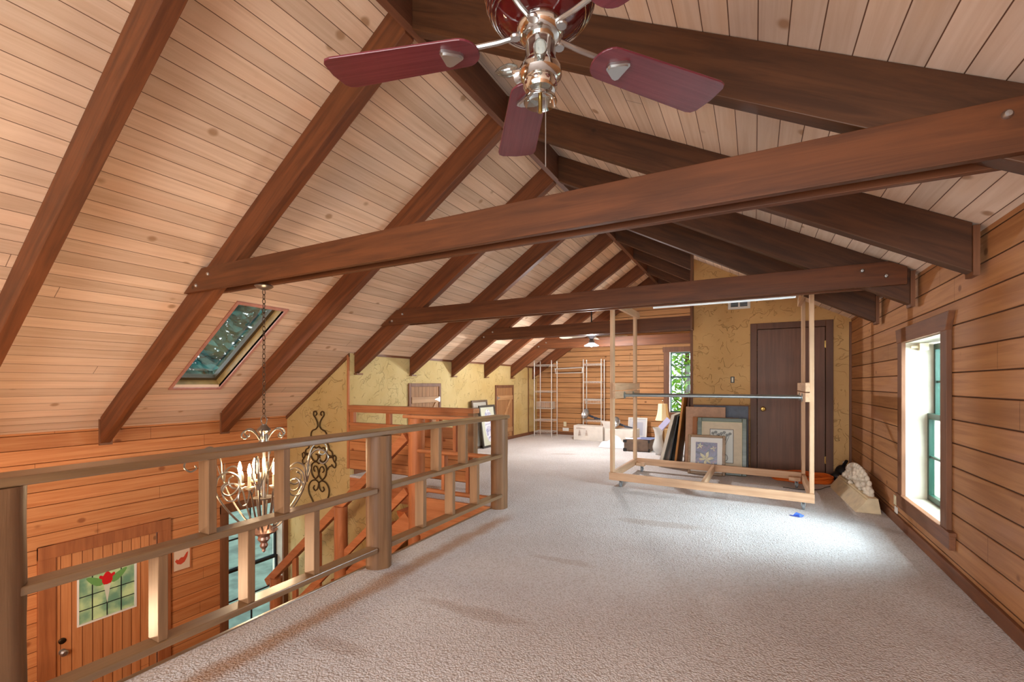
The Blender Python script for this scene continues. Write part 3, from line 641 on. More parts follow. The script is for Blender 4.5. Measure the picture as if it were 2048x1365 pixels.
# ------------------------------------------------------------------ RIGHT CEILING FAN
FX, FY = -.54, 1.19
fan = thing('ceiling_fan', 'five-blade cherry ceiling fan with chrome light kit, hanging near the camera', 'ceiling fan', (FX, FY, 2.22))
b = MB(); b.lathe([(.0,0),(.03,0),(.03,.5),(0,.5)], (FX,FY,2.47), n=12); b.lathe([(.07,0),(.075,.05),(.05,.09)], (FX,FY,2.90)); b.build('downrod', M['cherry_gloss'], fan, True)
b = MB(); b.lathe([(.06,2.262),(.085,2.268),(.11,2.280),(.128,2.292),(.14,2.300),(.146,2.312),(.152,2.322),(.157,2.338),(.158,2.36),(.150,2.42),(.12,2.47),(.05,2.50),(0,2.50)], (FX,FY,0), n=48); mh = b.build('motor_housing', M['cherry_gloss'], fan, True)
b = MB()
for r_, z in ((.1585,2.347),(.153,2.318),(.147,2.305),(.139,2.293),(.129,2.286)): b.tube([(FX+r_*math.cos(2*PI*k/48),FY+r_*math.sin(2*PI*k/48),z) for k in range(48)], .0022, 6, True)
b.build('chrome_ring', M['chrome'], mh, True)
b = MB(); b.lathe([(0,2.225),(.05,2.225),(.062,2.232),(.068,2.245),(.066,2.262),(.05,2.27),(0,2.27)], (FX,FY,0), n=32); b.build('flywheel', M['chrome'], fan, True)
for ang in (-164.7, 123.4, 52.3, -20.0, -92.0):
    a = math.radians(ang); ex = Vector((math.cos(a),math.sin(a),0)); ey = Vector((-math.sin(a),math.cos(a),0)); c = Vector((FX,FY,0))
    pit = math.radians(-5)
    ey2 = (ey*math.cos(pit) + Vector((0,0,1))*math.sin(pit)); ez2 = ex.cross(ey2)
    bc = c + Vector((0,0,2.222))
    blade = thing('x', None, None, (0,0,0)) if False else None
    # outline of the blade in its own frame
    out = []
    for i in range(13):
        t = PI/2 + PI*i/12; out.append((.235+.052*math.cos(t), .064*math.sin(t)))
    out += [(.625,-.079),(.645,-.074),(.657,-.058),(.664,0),(.657,.058),(.645,.074),(.625,.079)]
    me = [bc + ex*u + ey2*v - ez2*.0035 for u, v in out]
    bl = MB(); bl.prism(me, ez2*.007)
    root = fan
    off = Vector(ORIG[fan.name]); mesh = D.meshes.new('blade')
    inv = Matrix((ex, ey2, ez2)).transposed()
    loc = [inv.transposed() @ (Vector(v)-bc) for v in bl.v]
    mesh.from_pydata([tuple(v) for v in loc], [], bl.f); mesh.materials.append(M['cherry']); mesh.update()
    bo = D.objects.new('blade', mesh); COL.objects.link(bo); bo.parent = fan
    bo.matrix_local = Matrix.Translation(bc-off) @ inv.to_4x4()
    md = bo.modifiers.new('bevel', 'BEVEL'); md.width = .002; md.segments = 2; md.limit_method = 'ANGLE'
    # chrome bracket with shield plate under the blade root
    ib = MB(); ib.tube(smoothpath([(.055,0,.018),(.09,.0,.016),(.12,0,.012),(.16,0,.010),(.2,0,.009),(.255,0,.010)]), .0075, 8)
    sh = [(.232,-.006),(.236,-.012),(.275,-.036),(.287,-.038),(.294,-.030),(.294,.030),(.287,.038),(.275,.036),(.236,.012),(.232,.006)]
    ib.prism([(u,v,-.012) for u, v in sh], (0,0,.0085)); ib.prism([(.232+(u-.232)*.84+.006,v*.8,-.0165) for u, v in sh], (0,0,.005))
    ib.lathe([(.014,0),(.016,.006),(.010,.014),(0,.014)], (.07,.012,.006), (0,0,1), 10)
    io = ib.build('bracket', M['steel'], None, True, sharp=35); io.parent = bo
# light kit
b = MB(); b.lathe([(0,2.235),(.040,2.23),(.043,2.20),(.045,2.165),(.052,2.150),(.060,2.135),(.061,2.120),(.052,2.108),(.040,2.105),(.036,2.118)], (FX,FY,0), n=40); b.build('light_body', M['chrome'], fan, True)
b = MB(); b.lathe([(.030,2.115),(.036,2.108),(.047,2.100),(.049,2.088),(.042,2.075),(.020,2.070),(.02,2.112)], (FX,FY,0), n=36); b.build('switch_housing', M['chrome'], fan, True)
b = MB(); b.lathe([(.018,2.072),(.034,2.066),(.044,2.056),(.048,2.045),(.047,2.043),(.042,2.054),(.032,2.063),(.016,2.069)], (FX,FY,0), n=36); b.build('glass_cup', M['clear'], fan, True)
b = MB(); b.cyl((FX,FY,2.07),(FX,FY,2.015),.006,n=12); b.build('stem', M['brass'], fan, True)
tocam = Vector((-FX,-FY,0)).normalized()
for k, a in enumerate((0, 100)):
    dr = Matrix.Rotation(math.radians(-a), 3, 'Z') @ tocam
    c0 = Vector((FX,FY,2.155 - .02*k)) + dr*.045
    b = MB(); b.lathe([(.016,0),(.018,.012),(.020,.03),(.018,.034)], c0, dr+Vector((0,0,-.25)), 16); b.build('socket', M['chrome'] if k else M['steel'], fan, True)
    if True:
        b = MB(); b.lathe([(.010,0),(.016,.012),(.018,.025),(.015,.042),(.009,.058),(.002,.068),(0,.069)], c0+dr*.022+Vector((0,0,.015)), dr*.35+Vector((0,0,-1 if k==0 else .0))+(dr*2 if k else Vector((0,0,0))), 16); b.build('bulb', M['clear'], fan, True)
b = MB(); n_ = 60
px_, py_ = FX+.022, FY-.012
for i in range(n_): b.sphere((px_,py_,2.05-.2*i/n_), .0019, 6)
b.cyl((px_,py_,2.05),(px_,py_,1.85),.0006,n=6); b.build('pull_chain', M['steel'], fan)

# ------------------------------------------------------------------ CHANDELIER
CX_, CY_ = -3.42, 2.27
ch = thing('chandelier', 'silver scrolled chandelier with lit candle bulbs hanging by a chain over the hall', 'chandelier', (CX_, CY_, .1))
C0 = Vector((CX_,CY_,0))
b = MB(); b.lathe([(.0,2.018),(.066,2.018),(.068,2.012),(.055,2.0),(.02,1.985),(0,1.985)], C0, n=28); b.build('canopy', M['silver'], ch, True)
b = MB(); z = 1.985; i = 0
while z > 1.0:
    ax = Vector((1,0,0)) if i % 2 else Vector((0,1,0)); pts = [C0 + ax*(.011*math.cos(2*PI*k/12)) + Vector((0,0,z-.02+.022*math.sin(2*PI*k/12))) for k in range(12)]
    b.tube(pts, .0028, 6, True); z -= .036; i += 1
b.build('chain', plain('dark_chain', (92,74,58), .4, .8), ch, True)
b = MB(); b.tube([C0+Vector((.036*math.cos(2*PI*k/20),0,.955+.036*math.sin(2*PI*k/20))) for k in range(20)], .005, 8, True)
b.lathe([(0,.925),(.02,.92),(.03,.905),(.045,.89),(.05,.875),(.04,.86),(.03,.85),(.034,.81),(.04,.77),(.03,.755),(.012,.75),(.010,.40),(.018,.36),(.012,.30),(.012,.16),(0,.16)], C0, n=24); b.build('column', M['silver'], ch, True)
b = MB(); b.lathe([(0,.14),(.03,.13),(.08,.10),(.10,.085),(.085,.07),(.05,.055),(.04,.04),(.045,.02),(.03,.0),(.022,-.01),(.03,-.03),(.022,-.05),(.012,-.06),(.014,-.075),(0,-.09)], C0, n=24)
b.build('finial', plain('rosy_silver', (176,140,124), .35, .7), ch, True)
b = MB(); b.lathe([(.005,.34),(.05,.335),(.075,.345),(.078,.35),(.05,.342),(.005,.345)], C0, n=24); b.build('drip_dish', M['silver'], ch, True)
for k in range(6):
    a = 2*PI*(k+.35)/6; ex = Vector((math.cos(a),math.sin(a),0)); ez = Vector((0,0,1))
    def P3(r_, z): return C0 + ex*r_ + ez*z
    # crown scroll
    b = MB(); b.tube(smoothpath([P3(.03,.80),P3(.06,.85),P3(.10,.885),P3(.145,.88),P3(.165,.85),P3(.15,.825),P3(.125,.83),P3(.125,.85)]), .006, 6); b.build('crown_scroll', M['silver'], ch, True)
    # big outer scroll with leaf
    b = MB(); b.tube(smoothpath([P3(.07,.10),P3(.14,.15),P3(.24,.27),P3(.32,.40),P3(.36,.52),P3(.37,.62),P3(.40,.70),P3(.46,.735),P3(.52,.71),P3(.535,.66),P3(.50,.625),P3(.465,.64),P3(.47,.665)]), .0075, 6, r_end=.006)
    b.tube(smoothpath([P3(.345,.46),P3(.325,.55),P3(.26,.585),P3(.19,.54),P3(.185,.46),P3(.24,.41),P3(.29,.43),P3(.30,.48),P3(.265,.51)]), .0075, 6); 
    for s_ in (-1, 0, 1):
        q = Vector((-ex.y, ex.x, 0)); b.tube(smoothpath([P3(.36,.48), P3(.365,.55)+q*.028*s_, P3(.37,.60)+q*.042*s_]), .007, 6, r_end=.002)
    b.build('outer_scroll', M['silver'], ch, True)
    # candle arm
    a2 = a + PI/6; ex2 = Vector((math.cos(a2),math.sin(a2),0))
    def P4(r_, z): return C0 + ex2*r_ + ez*z
    b = MB(); b.tube(smoothpath([P4(.06,.10),P4(.10,.22),P4(.13,.34),P4(.15,.42),P4(.20,.47),P4(.26,.46),P4(.28,.40),P4(.25,.345),P4(.20,.345),P4(.175,.385),P4(.165,.44)]), .0065, 6)
    b.build('candle_arm', M['silver'], ch, True)
    b = MB(); b.lathe([(.006,.44),(.03,.455),(.034,.465),(.012,.462),(.012,.55),(0,.55)], P4(.165,0), n=14); cs = b.build('candle_sleeve', M['ivory'], ch, True)
    b = MB(); b.lathe([(.006,.55),(.013,.57),(.015,.59),(.010,.615),(.003,.64),(0,.642)], P4(.165,0), n=14); b.build('bulb', D.materials.get('lit_bulb') or plain('lit_bulb', (255,236,200), .4, emit=(255,222,170), estr=60), cs, True)
b = MB()
for k in range(2): b.lathe([(.30,.0),(.304,.004),(.30,.008),(.296,.004),(.30,.0)], C0+Vector((0,0,.36)), n=40)
for k in range(6):
    p = point('chandelier_bulb_light', (CX_+.165*math.cos(2*PI*(k+.85)/6), CY_+.165*math.sin(2*PI*(k+.85)/6), .60), 7, WARM, .02) if k % 2 == 0 else None
hall = point('hall_fill_light', (-4.1, .6, -.55), 55, (1.0,.70,.46), .12)  # added out of view to warm the hall, together with its globe
hl = thing('hall_fill_lamp', 'unseen glass globe lamp on a cord in the entry hall, added for warm fill', 'lamp', (-4.1,.6,-.1))
b = MB(); b.sphere((-4.1,.6,-.55), .14, 20); b.build('globe', glass('globe_glass', (255,250,240), .05), hl, True)
b = MB(); b.cyl((-4.1,.6,-.42),(-4.1,.6,2.2),.006); b.build('cord', M['black'], hl)

# ------------------------------------------------------------------ WALL ORNAMENT on the yellow wall
so = thing('scroll_wall_art', 'tall dark wrought iron scroll ornament on the yellow stair wall', 'wall art', (-5.48, YY-.02, .2))
c = Vector((-5.475, YY-.02, .20)); EX = Vector((1,0,0)); EZ = Vector((0,0,1))
def Q(u, v): return c + EX*u + EZ*v
b = MB()
for s_ in (-1, 1):
    def q(*pp): return smoothpath([Q(s_*u, v) for u, v in pp], 6)
    b.tube(q((.02,.44),(.03,.50),(.07,.56),(.105,.60),(.10,.645),(.06,.65),(.04,.62),(.06,.595)), .010, 6)
    b.tube(q((.02,.44),(.06,.40),(.13,.375),(.16,.33),(.165,.24),(.20,.17),(.21,.12)), .010, 6)
    b.tube(q((.21,.12),(.26,.10),(.28,.06),(.26,.02),(.20,.01)), .010, 6)
    b.tube(q((.0,.155),(.05,.13),(.11,.14),(.16,.08),(.155,.0),(.09,-.06),(.02,-.03),(.02,.03),(.06,.04)), .010, 6)
    b.tube(q((.16,.08),(.20,.04),(.27,.03),(.31,-.03),(.34,-.02),(.345,.03),(.31,.05),(.29,.02)), .009, 6)
    b.tube(q((.31,-.03),(.345,-.07),(.33,-.12),(.29,-.11),(.26,-.08)), .009, 6)
    b.tube(q((.16,-.18),(.21,-.12),(.26,-.10)), .009, 6)
    b.tube(q((.0,-.09),(.05,-.07),(.12,-.09),(.16,-.15),(.14,-.25),(.07,-.31),(.01,-.26),(.0,-.22)), .010, 6)
    b.tube(q((.0,-.24),(.03,-.15),(.08,-.13),(.11,-.17),(.08,-.21)), .0085, 6)
    b.tube(q((.0,-.36),(.06,-.33),(.15,-.35),(.21,-.43),(.20,-.53),(.15,-.60),(.11,-.66)), .010, 6)
    b.tube(q((.0,-.36),(.02,-.44),(.07,-.48),(.11,-.45),(.09,-.41)), .009, 6)
b.build('scrollwork', M['iron'], so, True)
# small tile picture by the entry door
tp = thing('tile_plaque', 'small white plaque with a red rooster-like bird beside the entry door', 'plaque', (XE, 3.04, -.9))
b = MB(); b.box(XE+.001, XE+.018, 2.95, 3.13, -1.02, -.78); b.build('tile', plain('cream_tile', (222,196,168), .4), tp, bevel=.002)
b = MB(); b.prism([(XE+.018,y,z) for y, z in [(2.965,-.90),(2.985,-.88),(3.0,-.895),(3.03,-.87),(3.06,-.875),(3.09,-.83),(3.11,-.82),(3.10,-.88),(3.07,-.935),(3.03,-.955),(2.99,-.94)]], (.003,0,0)); b.build('bird', plain('red_glaze', (200,74,48), .4), tp)
b = MB(); b.box(XE+.001, XE+.022, 2.935, 2.95, -1.035, -.77).box(XE+.001, XE+.022, 3.13, 3.145, -1.035, -.77).box(XE+.001, XE+.022, 2.95, 3.13, -1.035, -1.02); b.build('plaque_frame', M['orange_z'], tp)

# ------------------------------------------------------------------ RAW WOOD RACK ON CASTERS
rk = thing('rolling_rack', 'raw lumber garment rack frame on casters in the middle of the carpet', 'rack', (-1.56, 5.45, 0), world=False)
rk.rotation_euler.z = -math.atan2(.17, 2.07); Lr = 2.08; Dr = 1.28; cw = .038; zb = .082; zt = .171; TOP = 2.27
def rp(bm, n_, m_): return bm.build(n_, m_, rk, bevel=.003)
b = MB(); b.box(0, Lr, 0, cw, zb, zt); rp(b, 'base_beam', M['stud_x'])
b = MB(); b.box(0, Lr, Dr-cw, Dr, zb, zt); rp(b, 'base_beam', M['stud_x'])
for x in (0, Lr-cw, 1.04):
    b = MB(); b.box(x, x+cw, cw, Dr-cw, zb, zt); rp(b, 'cross_beam', M['stud_y'])
for x in (0, Lr-cw):
    for y in (cw+.0, Dr-cw-.089):
        b = MB(); b.box(x, x+cw, y, y+.089, zt, TOP); rp(b, 'upright', M['stud_z'])
    xs = -.0 if x == 0 else x
    b = MB(); xo = (x-.0381) if x else x+.0381
    xo = x+cw if x == 0 else x-cw
    b.box(xo, xo+cw, cw, Dr-cw, TOP-.09, TOP); rp(b, 'top_beam', M['stud_y'])
    b = MB(); b.box(xo, xo+cw, cw-.02, Dr-cw, 1.165, 1.255); rp(b, 'arm_board', M['stud_y'])
    b = MB(); b.box(xo, xo+cw, cw-.02, Dr-cw, 1.065, 1.155); rp(b, 'arm_board', M['stud_y'])
for y in (.42, .86):
    b = MB(); b.cyl((2*cw,y,1.10),(Lr-2*cw,y,1.10),.0175,n=14); pp = b.build('hanging_pipe', M['galv'], rk, True)
    for x, s_ in ((2*cw,1),(Lr-2*cw,-1)):
        b = MB(); b.lathe([(.045,0),(.045,.006),(.02,.010),(.02,.03),(0,.03)], (x,y,1.10), (s_,0,0), 18); b.build('flange', M['galv'], pp, True)
for x in (.11, Lr-.11):
    for y in (.08, Dr-.12):
        b = MB()
        b.box(x-.06, x+.06, y-.045, y+.05, .082, .125)
        mt = rp(b, 'caster_block', M['stud_y'])
        b = MB(); s_ = .02
        b.box(x-.03, x+.035, y-.03, y+.03, .078, .082).box(x-.017+s_, x-.013+s_, y-.03, y+.02, .03, .079).box(x+.013+s_, x+.017+s_, y-.03, y+.02, .03, .079)
        b.cyl((x-.02+s_,y-.018,.036),(x+.02+s_,y-.018,.036),.006,n=8); cf = b.build('caster', M['galv'], rk)
        b = MB(); b.lathe([(.012,-.012),(.033,-.012),(.036,-.009),(.036,.009),(.033,.012),(.012,.012),(.012,-.012)], (x+s_,y-.018,.036), (1,0,0), 22); b.build('wheel', plain('grey_rubber', (130,136,140), .5) if 'grey_rubber' not in D.materials else D.materials['grey_rubber'], cf, True)

def _shear(o):
    for c_ in o.children:
        for v_ in c_.data.vertices: v_.co.x -= .065*v_.co.y
        _shear(c_)
_shear(rk)
# ------------------------------------------------------------------ FRAMED PICTURES AND BOARDS
def frame(name, label, cat, loc, rz, lean, w, h, t, fw, fmat, mat1=None, mw=0, art=None, artbox=None, group=None, oval=False, bead=None):
    r = thing(name, label, cat, loc, group, world=False); r.rotation_euler = (-lean, 0, rz)
    b = MB(); b.box(0, fw, -t, 0, 0, h).box(w-fw, w, -t, 0, 0, h).box(fw, w-fw, -t, 0, 0, fw).box(fw, w-fw, -t, 0, h-fw, h)
    b.build('moulding', fmat, r, bevel=min(.006, t*.25))
    if bead:
        b = MB(); e = .008; f = fw
        b.box(f, f+e, -t*.8, -t*.4, f, h-f).box(w-f-e, w-f, -t*.8, -t*.4, f, h-f).box(f+e, w-f-e, -t*.8, -t*.4, f, f+e).box(f+e, w-f-e, -t*.8, -t*.4, h-f-e, h-f); b.build('bead', bead, r)
    b = MB(); b.box(fw, w-fw, -t*.4, -t*.3, fw, h-fw); mo = b.build('mat_board', mat1, r)
    if artbox:
        x0, x1, z0, z1 = artbox
        if oval:
            b = MB(); cx, cz = (x0+x1)/2, (z0+z1)/2; b.prism([(cx+(x1-x0)/2*math.cos(2*PI*i/32), -t*.40, cz+(z1-z0)/2*math.sin(2*PI*i/32)) for i in range(32)], (0,-.001,0))
        else: b = MB(); b.box(x0, x1, -t*.40-.001, -t*.40, z0, z1)
        b.build('print', art, r)
    return r
def artmat(name, cols, scale):
    k = NT(name); n = k.noise(k.co(), scale, 3, .6, 2.5).outputs[0]
    rp_ = k.N('ShaderNodeValToRGB'); rp_.color_ramp.interpolation = 'CONSTANT'; el = rp_.color_ramp.elements
    el[0].position = 0; el[0].color = lin(cols[0]); el[1].position = .40; el[1].color = lin(cols[1])
    for i, c_ in enumerate(cols[2:]): e = el.new(.47+.06*i); e.color = lin(c_)
    k.link(n, rp_.inputs[0]); k.link(rp_.outputs[0], k.b.inputs['Base Color']); k.b.inputs['Roughness'].default_value = .3; return k.m
gold = wood('gold_brown_moulding', (150,116,74), (120,88,54), (1,0,0), knots=False, rough=.35)
greenf = wood('green_grey_moulding', (96,106,88), (66,76,62), (1,0,0), knots=False, rough=.3)
brownf = wood('brown_moulding', (112,78,54), (84,56,38), (0,0,1), knots=False)
matw = plain('white_mat', (226,222,216), .8); matc = plain('cream_mat', (206,190,164), .8, noise=.15)
# behind: blue grey board
def board(name, label, cat, loc, rz, lean, w, h, t, m, group=None, edge=None):
    r = thing(name, label, cat, loc, group, world=False); r.rotation_euler = (-lean, 0, rz)
    b = MB(); b.box(0, w, -t, 0, 0, h); b.build('face_board', m, r, bevel=.003)
    if edge:
        b = MB(); b.box(-.012, 0, -t-.006, 0, 0, h).box(w, w+.012, -t-.006, 0, 0, h).box(-.012, w+.012, -t-.006, 0, h, h+.012); b.build('edge_strip', edge, r)
    return r
board('panel_board', 'large flat blue-grey board leaning at the back against the ochre closet wall', 'board', (-.80, 7.22, .0), 0, math.atan2(.12,.93), .72, .93, .03, plain('blue_grey_board', (104,114,128), .7, noise=.4), edge=M['trim_z'])
board('panel_board', 'pinkish tan board leaning in front of the blue-grey board, its left side tallest', 'board', (-.895, 7.07, .0), 0, math.atan2(.12,.92), .53, .915, .03, plain('pink_tan_board', (186,146,118), .7, noise=.3))
frame('picture_frame', 'brown-edged frame mostly hidden, peeking out left of the flower vase print', 'picture frame', (-.79, 6.98, 0), 0, .15, .60, .775, .03, .06, wood('amber_moulding', (170,110,62), (140,84,44), (0,0,1), knots=False), matc, 0)
vart = plain('ink_print_paper', (206,206,198), .6)
vf = frame('picture_frame', 'green-grey framed ink drawing of flowers in a vase leaning against the closet wall', 'picture frame', (-.715, 6.90, 0), 0, .14, .62, .775, .035, .055, greenf, matc, 0, vart, (.16, .46, .16, .62), bead=plain('pale_bead', (200,186,150), .4))
dk = plain('ink_lines', (58,56,62), .7)
b = MB(); y_ = -.0155; x0, x1, z0, z1 = .16, .46, .16, .62
for q_ in [(x0,x1,z1-.006,z1),(x0,x1,z0,z0+.006),(x0,x0+.006,z0,z1),(x1-.006,x1,z0,z1)]: b.box(q_[0], q_[1], y_-.002, y_, q_[2], q_[3])
for i in range(7):
    xx = .20+.036*i; zz = .56+.02*math.sin(i*2.1); b.tube([(xx,y_-.001,zz),(.31+.01*(i-3),y_-.001,.36)], .0022, 5)
    b.tube([(xx+.017*math.cos(a),y_-.001,zz+.014*math.sin(a)) for a in [2*PI*j/10 for j in range(10)]], .003, 5, True); b.tube([(xx+.008*math.cos(a),y_-.001,zz+.006*math.sin(a)) for a in [2*PI*j/8 for j in range(8)]], .002, 5, True)
b.tube(smoothpath([(.28,y_-.001,.37),(.28,y_-.001,.30),(.245,y_-.001,.25),(.25,y_-.001,.19),(.37,y_-.001,.19),(.385,y_-.001,.25),(.34,y_-.001,.30),(.34,y_-.001,.37)]), .003, 5)
b.build('ink_drawing', dk, vf)
lf = frame('picture_frame', 'small gold-brown framed purple and cream lily print, frontmost by the rack', 'picture frame', (-.825, 6.78, 0), 0, .16, .475, .54, .025, .035, gold, matw, 0, artmat('lily_print', [(48,42,70),(66,60,92),(96,90,120),(78,66,98),(122,76,104),(56,48,76)], 7), (.10, .375, .09, .44))
b = MB(); rn = random.Random(5)
for (u0, v0, sc_, n_) in ((.235,.21,.105,6),(.155,.385,.05,5),(.33,.36,.045,4),(.14,.13,.04,4),(.34,.13,.05,4)):
    for i in range(n_):
        a = 2*PI*(i+.3*rn.random())/n_; L_ = sc_*rn.uniform(.75,1.1); cu, su = math.cos(a), math.sin(a); p_ = []
        for u, w_ in ((0,0),(.35,.16),(.7,.2),(1,0),(.7,-.12),(.35,-.16)): p_.append((min(max(u0+L_*(u*cu-w_*su),.105),.37), -.0118-.0004*i, min(max(v0+L_*(u*su+w_*cu),.095),.435)))
        b.prism(p_[::-1], (0,.0004,0))
b.build('lily_shapes', plain('lily_cream', (222,214,178), .5, noise=.5, nscale=40), lf)
# pictures seen edge-on, leaning on the closet corner (towards +x)
def side(name, label, x, y, w, h, t, dx, m, face):
    r = thing(name, label, 'board', (x, y, 0), 'boards leaning edge-on at the closet corner', world=False); r.rotation_euler = (-math.atan2(dx, h), 0, -PI/2)
    b = MB(); b.box(-w, 0, -t, 0, 0, h); b.build('panel', m, r, bevel=.003)
    b = MB(); b.box(-w+.04, -.04, -t-.004, -t, .04, h-.04); b.build('canvas', face, r)
    return r
side('canvas_panel', 'tall grey-brown board standing nearly upright at the closet corner', -.93, 7.42, .55, 1.10, .03, .06, M['trim_z'], plain('grey_canvas', (120,108,98), .8))
side('canvas_panel', 'orange-brown edged panel leaning on the closet corner', -1.03, 7.10, .70, 1.05, .03, .12, wood('amber_edge', (196,136,70), (168,108,52), (0,0,1)), plain('dark_canvas', (40,32,28), .8))
side('canvas_panel', 'thin black framed panel between the white and the orange-brown panels', -1.13, 7.12, .60, .78, .02, .14, M['black'], plain('slate_canvas', (70,76,84), .6))
side('canvas_panel', 'white framed panel leaning furthest out from the closet corner', -1.24, 7.10, .75, .80, .045, .20, plain('white_moulding', (214,204,188), .5), plain('pale_canvas', (190,182,170), .8))
# pictures by the knee wall
def kpic(label, y, x, w, h, lean, fm, mt, art):
    r = frame('picture_frame', label, 'picture frame', (x, y, 0), -PI/2-PI, lean, w, h, .03, .04, fm, mt, 0, art, (w*.26, w*.78, h*.12, h*.9), oval=True)
    return r
kpic('grey-brown framed picture at the back, leaning on the yellow wall near the narrow hatch', 7.40, XK+.17, .58, .93, .13, wood('grey_brown_moulding', (118,96,76), (92,74,58), (0,0,1), knots=False), plain('grey_mat', (186,180,168), .8), plain('grey_print', (206,204,200), .6))
kpic('dark framed oval picture leaning in front by the yellow wall near the narrow hatch', 7.50, XK+.26, .60, .83, .13, wood('charcoal_moulding', (74,66,56), (54,48,42), (0,0,1), knots=False), plain('sage_mat', (196,196,176), .8), artmat('oval_print', [(214,216,218),(222,224,226),(214,212,220),(150,150,180),(196,196,206)], 4))

# ------------------------------------------------------------------ KNEE WALL HATCHES
def hatch(y0, y1, z0, z1, hinge_right, name, label, tall):
    h = struct(thing(name, label, None, (XK, (y0+y1)/2, z0)))
    f = .055; X = XK
    b = MB(); b.box(X, X+.025, y0, y0+f, z0, z1).box(X, X+.025, y1-f, y1, z0, z1).box(X, X+.028, y0+f, y1-f, z1-f, z1); b.build('door_frame', M['trim_z'], h, bevel=.003)
    b = MB(); b.box(X-.0, X+.012, y0+f, y1-f, z0, z1-f); b.build('hatch_boards', M['hatch_planks'], h)
    zr = z1-f-.27
    b = MB(); b.box(X+.012, X+.03, y0+f+.01, y1-f-.005, zr, zr+.10)
    a_ = (y1-f-.04) if hinge_right else (y1-f-.08); c_ = y0+f+.12
    b.prism([(X+.012,a_-.06,zr),(X+.012,a_+.02,zr),(X+.012,c_+.08,z0+.25),(X+.012,c_,z0+.25)], (.016,0,0)); b.box(X+.012, X+.03, y0+f+.01, y1-f-.01, z0+.12, z0+.22)
    b.build('brace', M['hatch_brace'], h, bevel=.002)
    hy = y1-f if hinge_right else y0+f; sg_ = -1 if hinge_right else 1
    b = MB(); b.box(X+.026, X+.032, hy-.012, hy+.012, zr+.01, zr+.09); b.prism([(X+.031,hy,zr+.02),(X+.031,hy,zr+.08),(X+.031,hy+sg_*.12,zr+.055),(X+.031,hy+sg_*.12,zr+.045)], (.003,0,0)); b.build('strap_hinge', M['steel'], h)
    return h
hatch(5.66, 6.50, .06, 1.255, True, 'door_3', 'wide plank hatch', False)
hatch(8.42, 9.24, .06, 1.22, False, 'door_4', 'narrow plank hatch', True)

# ------------------------------------------------------------------ WIRE SHELVING, FAR CORNER
def shelf_tower(label, x, y, w, d, h, shelves, basket=None):
    t = thing('wire_shelf_tower', label, 'shelf unit', (x, y, 0), 'wire shelf towers in the far corner', world=False)
    for px_, py_ in ((0,0),(w,0),(0,d),(w,d)):
        b = MB(); b.cyl((px_,py_,0),(px_,py_,h),.011,n=10).sphere((px_,py_,h),.013,8); b.build('upright', M['white_chrome'], t, True)
    for z in shelves:
        b = MB(); b.cyl((0,0,z),(w,0,z),.005,n=6).cyl((0,d,z),(w,d,z),.005,n=6).cyl((0,0,z),(0,d,z),.005,n=6).cyl((w,0,z),(w,d,z),.005,n=6)
        b.cyl((0,0,z-.028),(w,0,z-.028),.004,n=6).cyl((0,d,z-.028),(w,d,z-.028),.004,n=6).cyl((0,0,z-.028),(0,d,z-.028),.004,n=6).cyl((w,0,z-.028),(w,d,z-.028),.004,n=6)
        for i in range(1, 14): xx = w*i/14; b.cyl((xx,0,z+.004),(xx,d,z+.004),.0022,n=5)
        for i in range(12):
            xa = w*i/12; xb = w*(i+1)/12; b.cyl((xa,0,z-.028 if i % 2 else z),(xb,0,z if i % 2 else z-.028),.0022,n=5)
        b.build('wire_shelf', M['white_chrome'], t)
    if basket:
        z0, z1 = basket; b = MB()
        for zz in (z0, z1): b.tube([(.03,.03,zz),(w-.03,.03,zz),(w-.03,d-.03,zz),(.03,d-.03,zz)], .004, 6, True)
        for i in range(14):
            xx = .03+(w-.06)*i/13; b.cyl((xx,.03,z0),(xx,.03,z1),.0025,n=5).cyl((xx,d-.03,z0),(xx,d-.03,z1),.0025,n=5).cyl((xx,.03,z0),(xx,d-.03,z0),.002,n=5)
        for i in range(8):
            yy = .03+(d-.06)*i/7; b.cyl((.03,yy,z0),(.03,yy,z1),.0025,n=5).cyl((w-.03,yy,z0),(w-.03,yy,z1),.0025,n=5)
        b.build('wire_basket', M['white_chrome'], t)
    return t
M['white_chrome'] = plain('white_chrome_wire', (214,210,204), .3, .35)
shelf_tower('left chrome wire shelf tower by the yellow wall, with a wire basket halfway', -4.62, 9.84, .44, .34, 1.79, (1.70, 1.08, .40, .13), (.66, .82))
shelf_tower('right chrome wire shelf tower near the white boxes, clamp lamp on its low shelf', -3.46, 10.0, .42, .23, 1.80, (1.70, 1.30, .90, .42), (.80, .885))
hr = thing('hanging_rod', 'pair of white metal rods spanning between the two wire shelf towers', 'rod', (-4.17, 9.92, 1.5))
b = MB(); b.cyl((-4.165,10.0,1.60),(-3.475,10.0,1.625),.012).cyl((-4.165,10.12,1.60),(-3.475,10.12,1.625),.006).cyl((-4.15,10.0,1.50),(-3.485,10.0,1.505),.009).cyl((-4.15,10.0,1.60),(-4.15,10.0,1.50),.006).cyl((-3.485,10.0,1.62),(-3.485,10.0,1.50),.006); b.build('rod_pair', M['white_chrome'], hr, True)

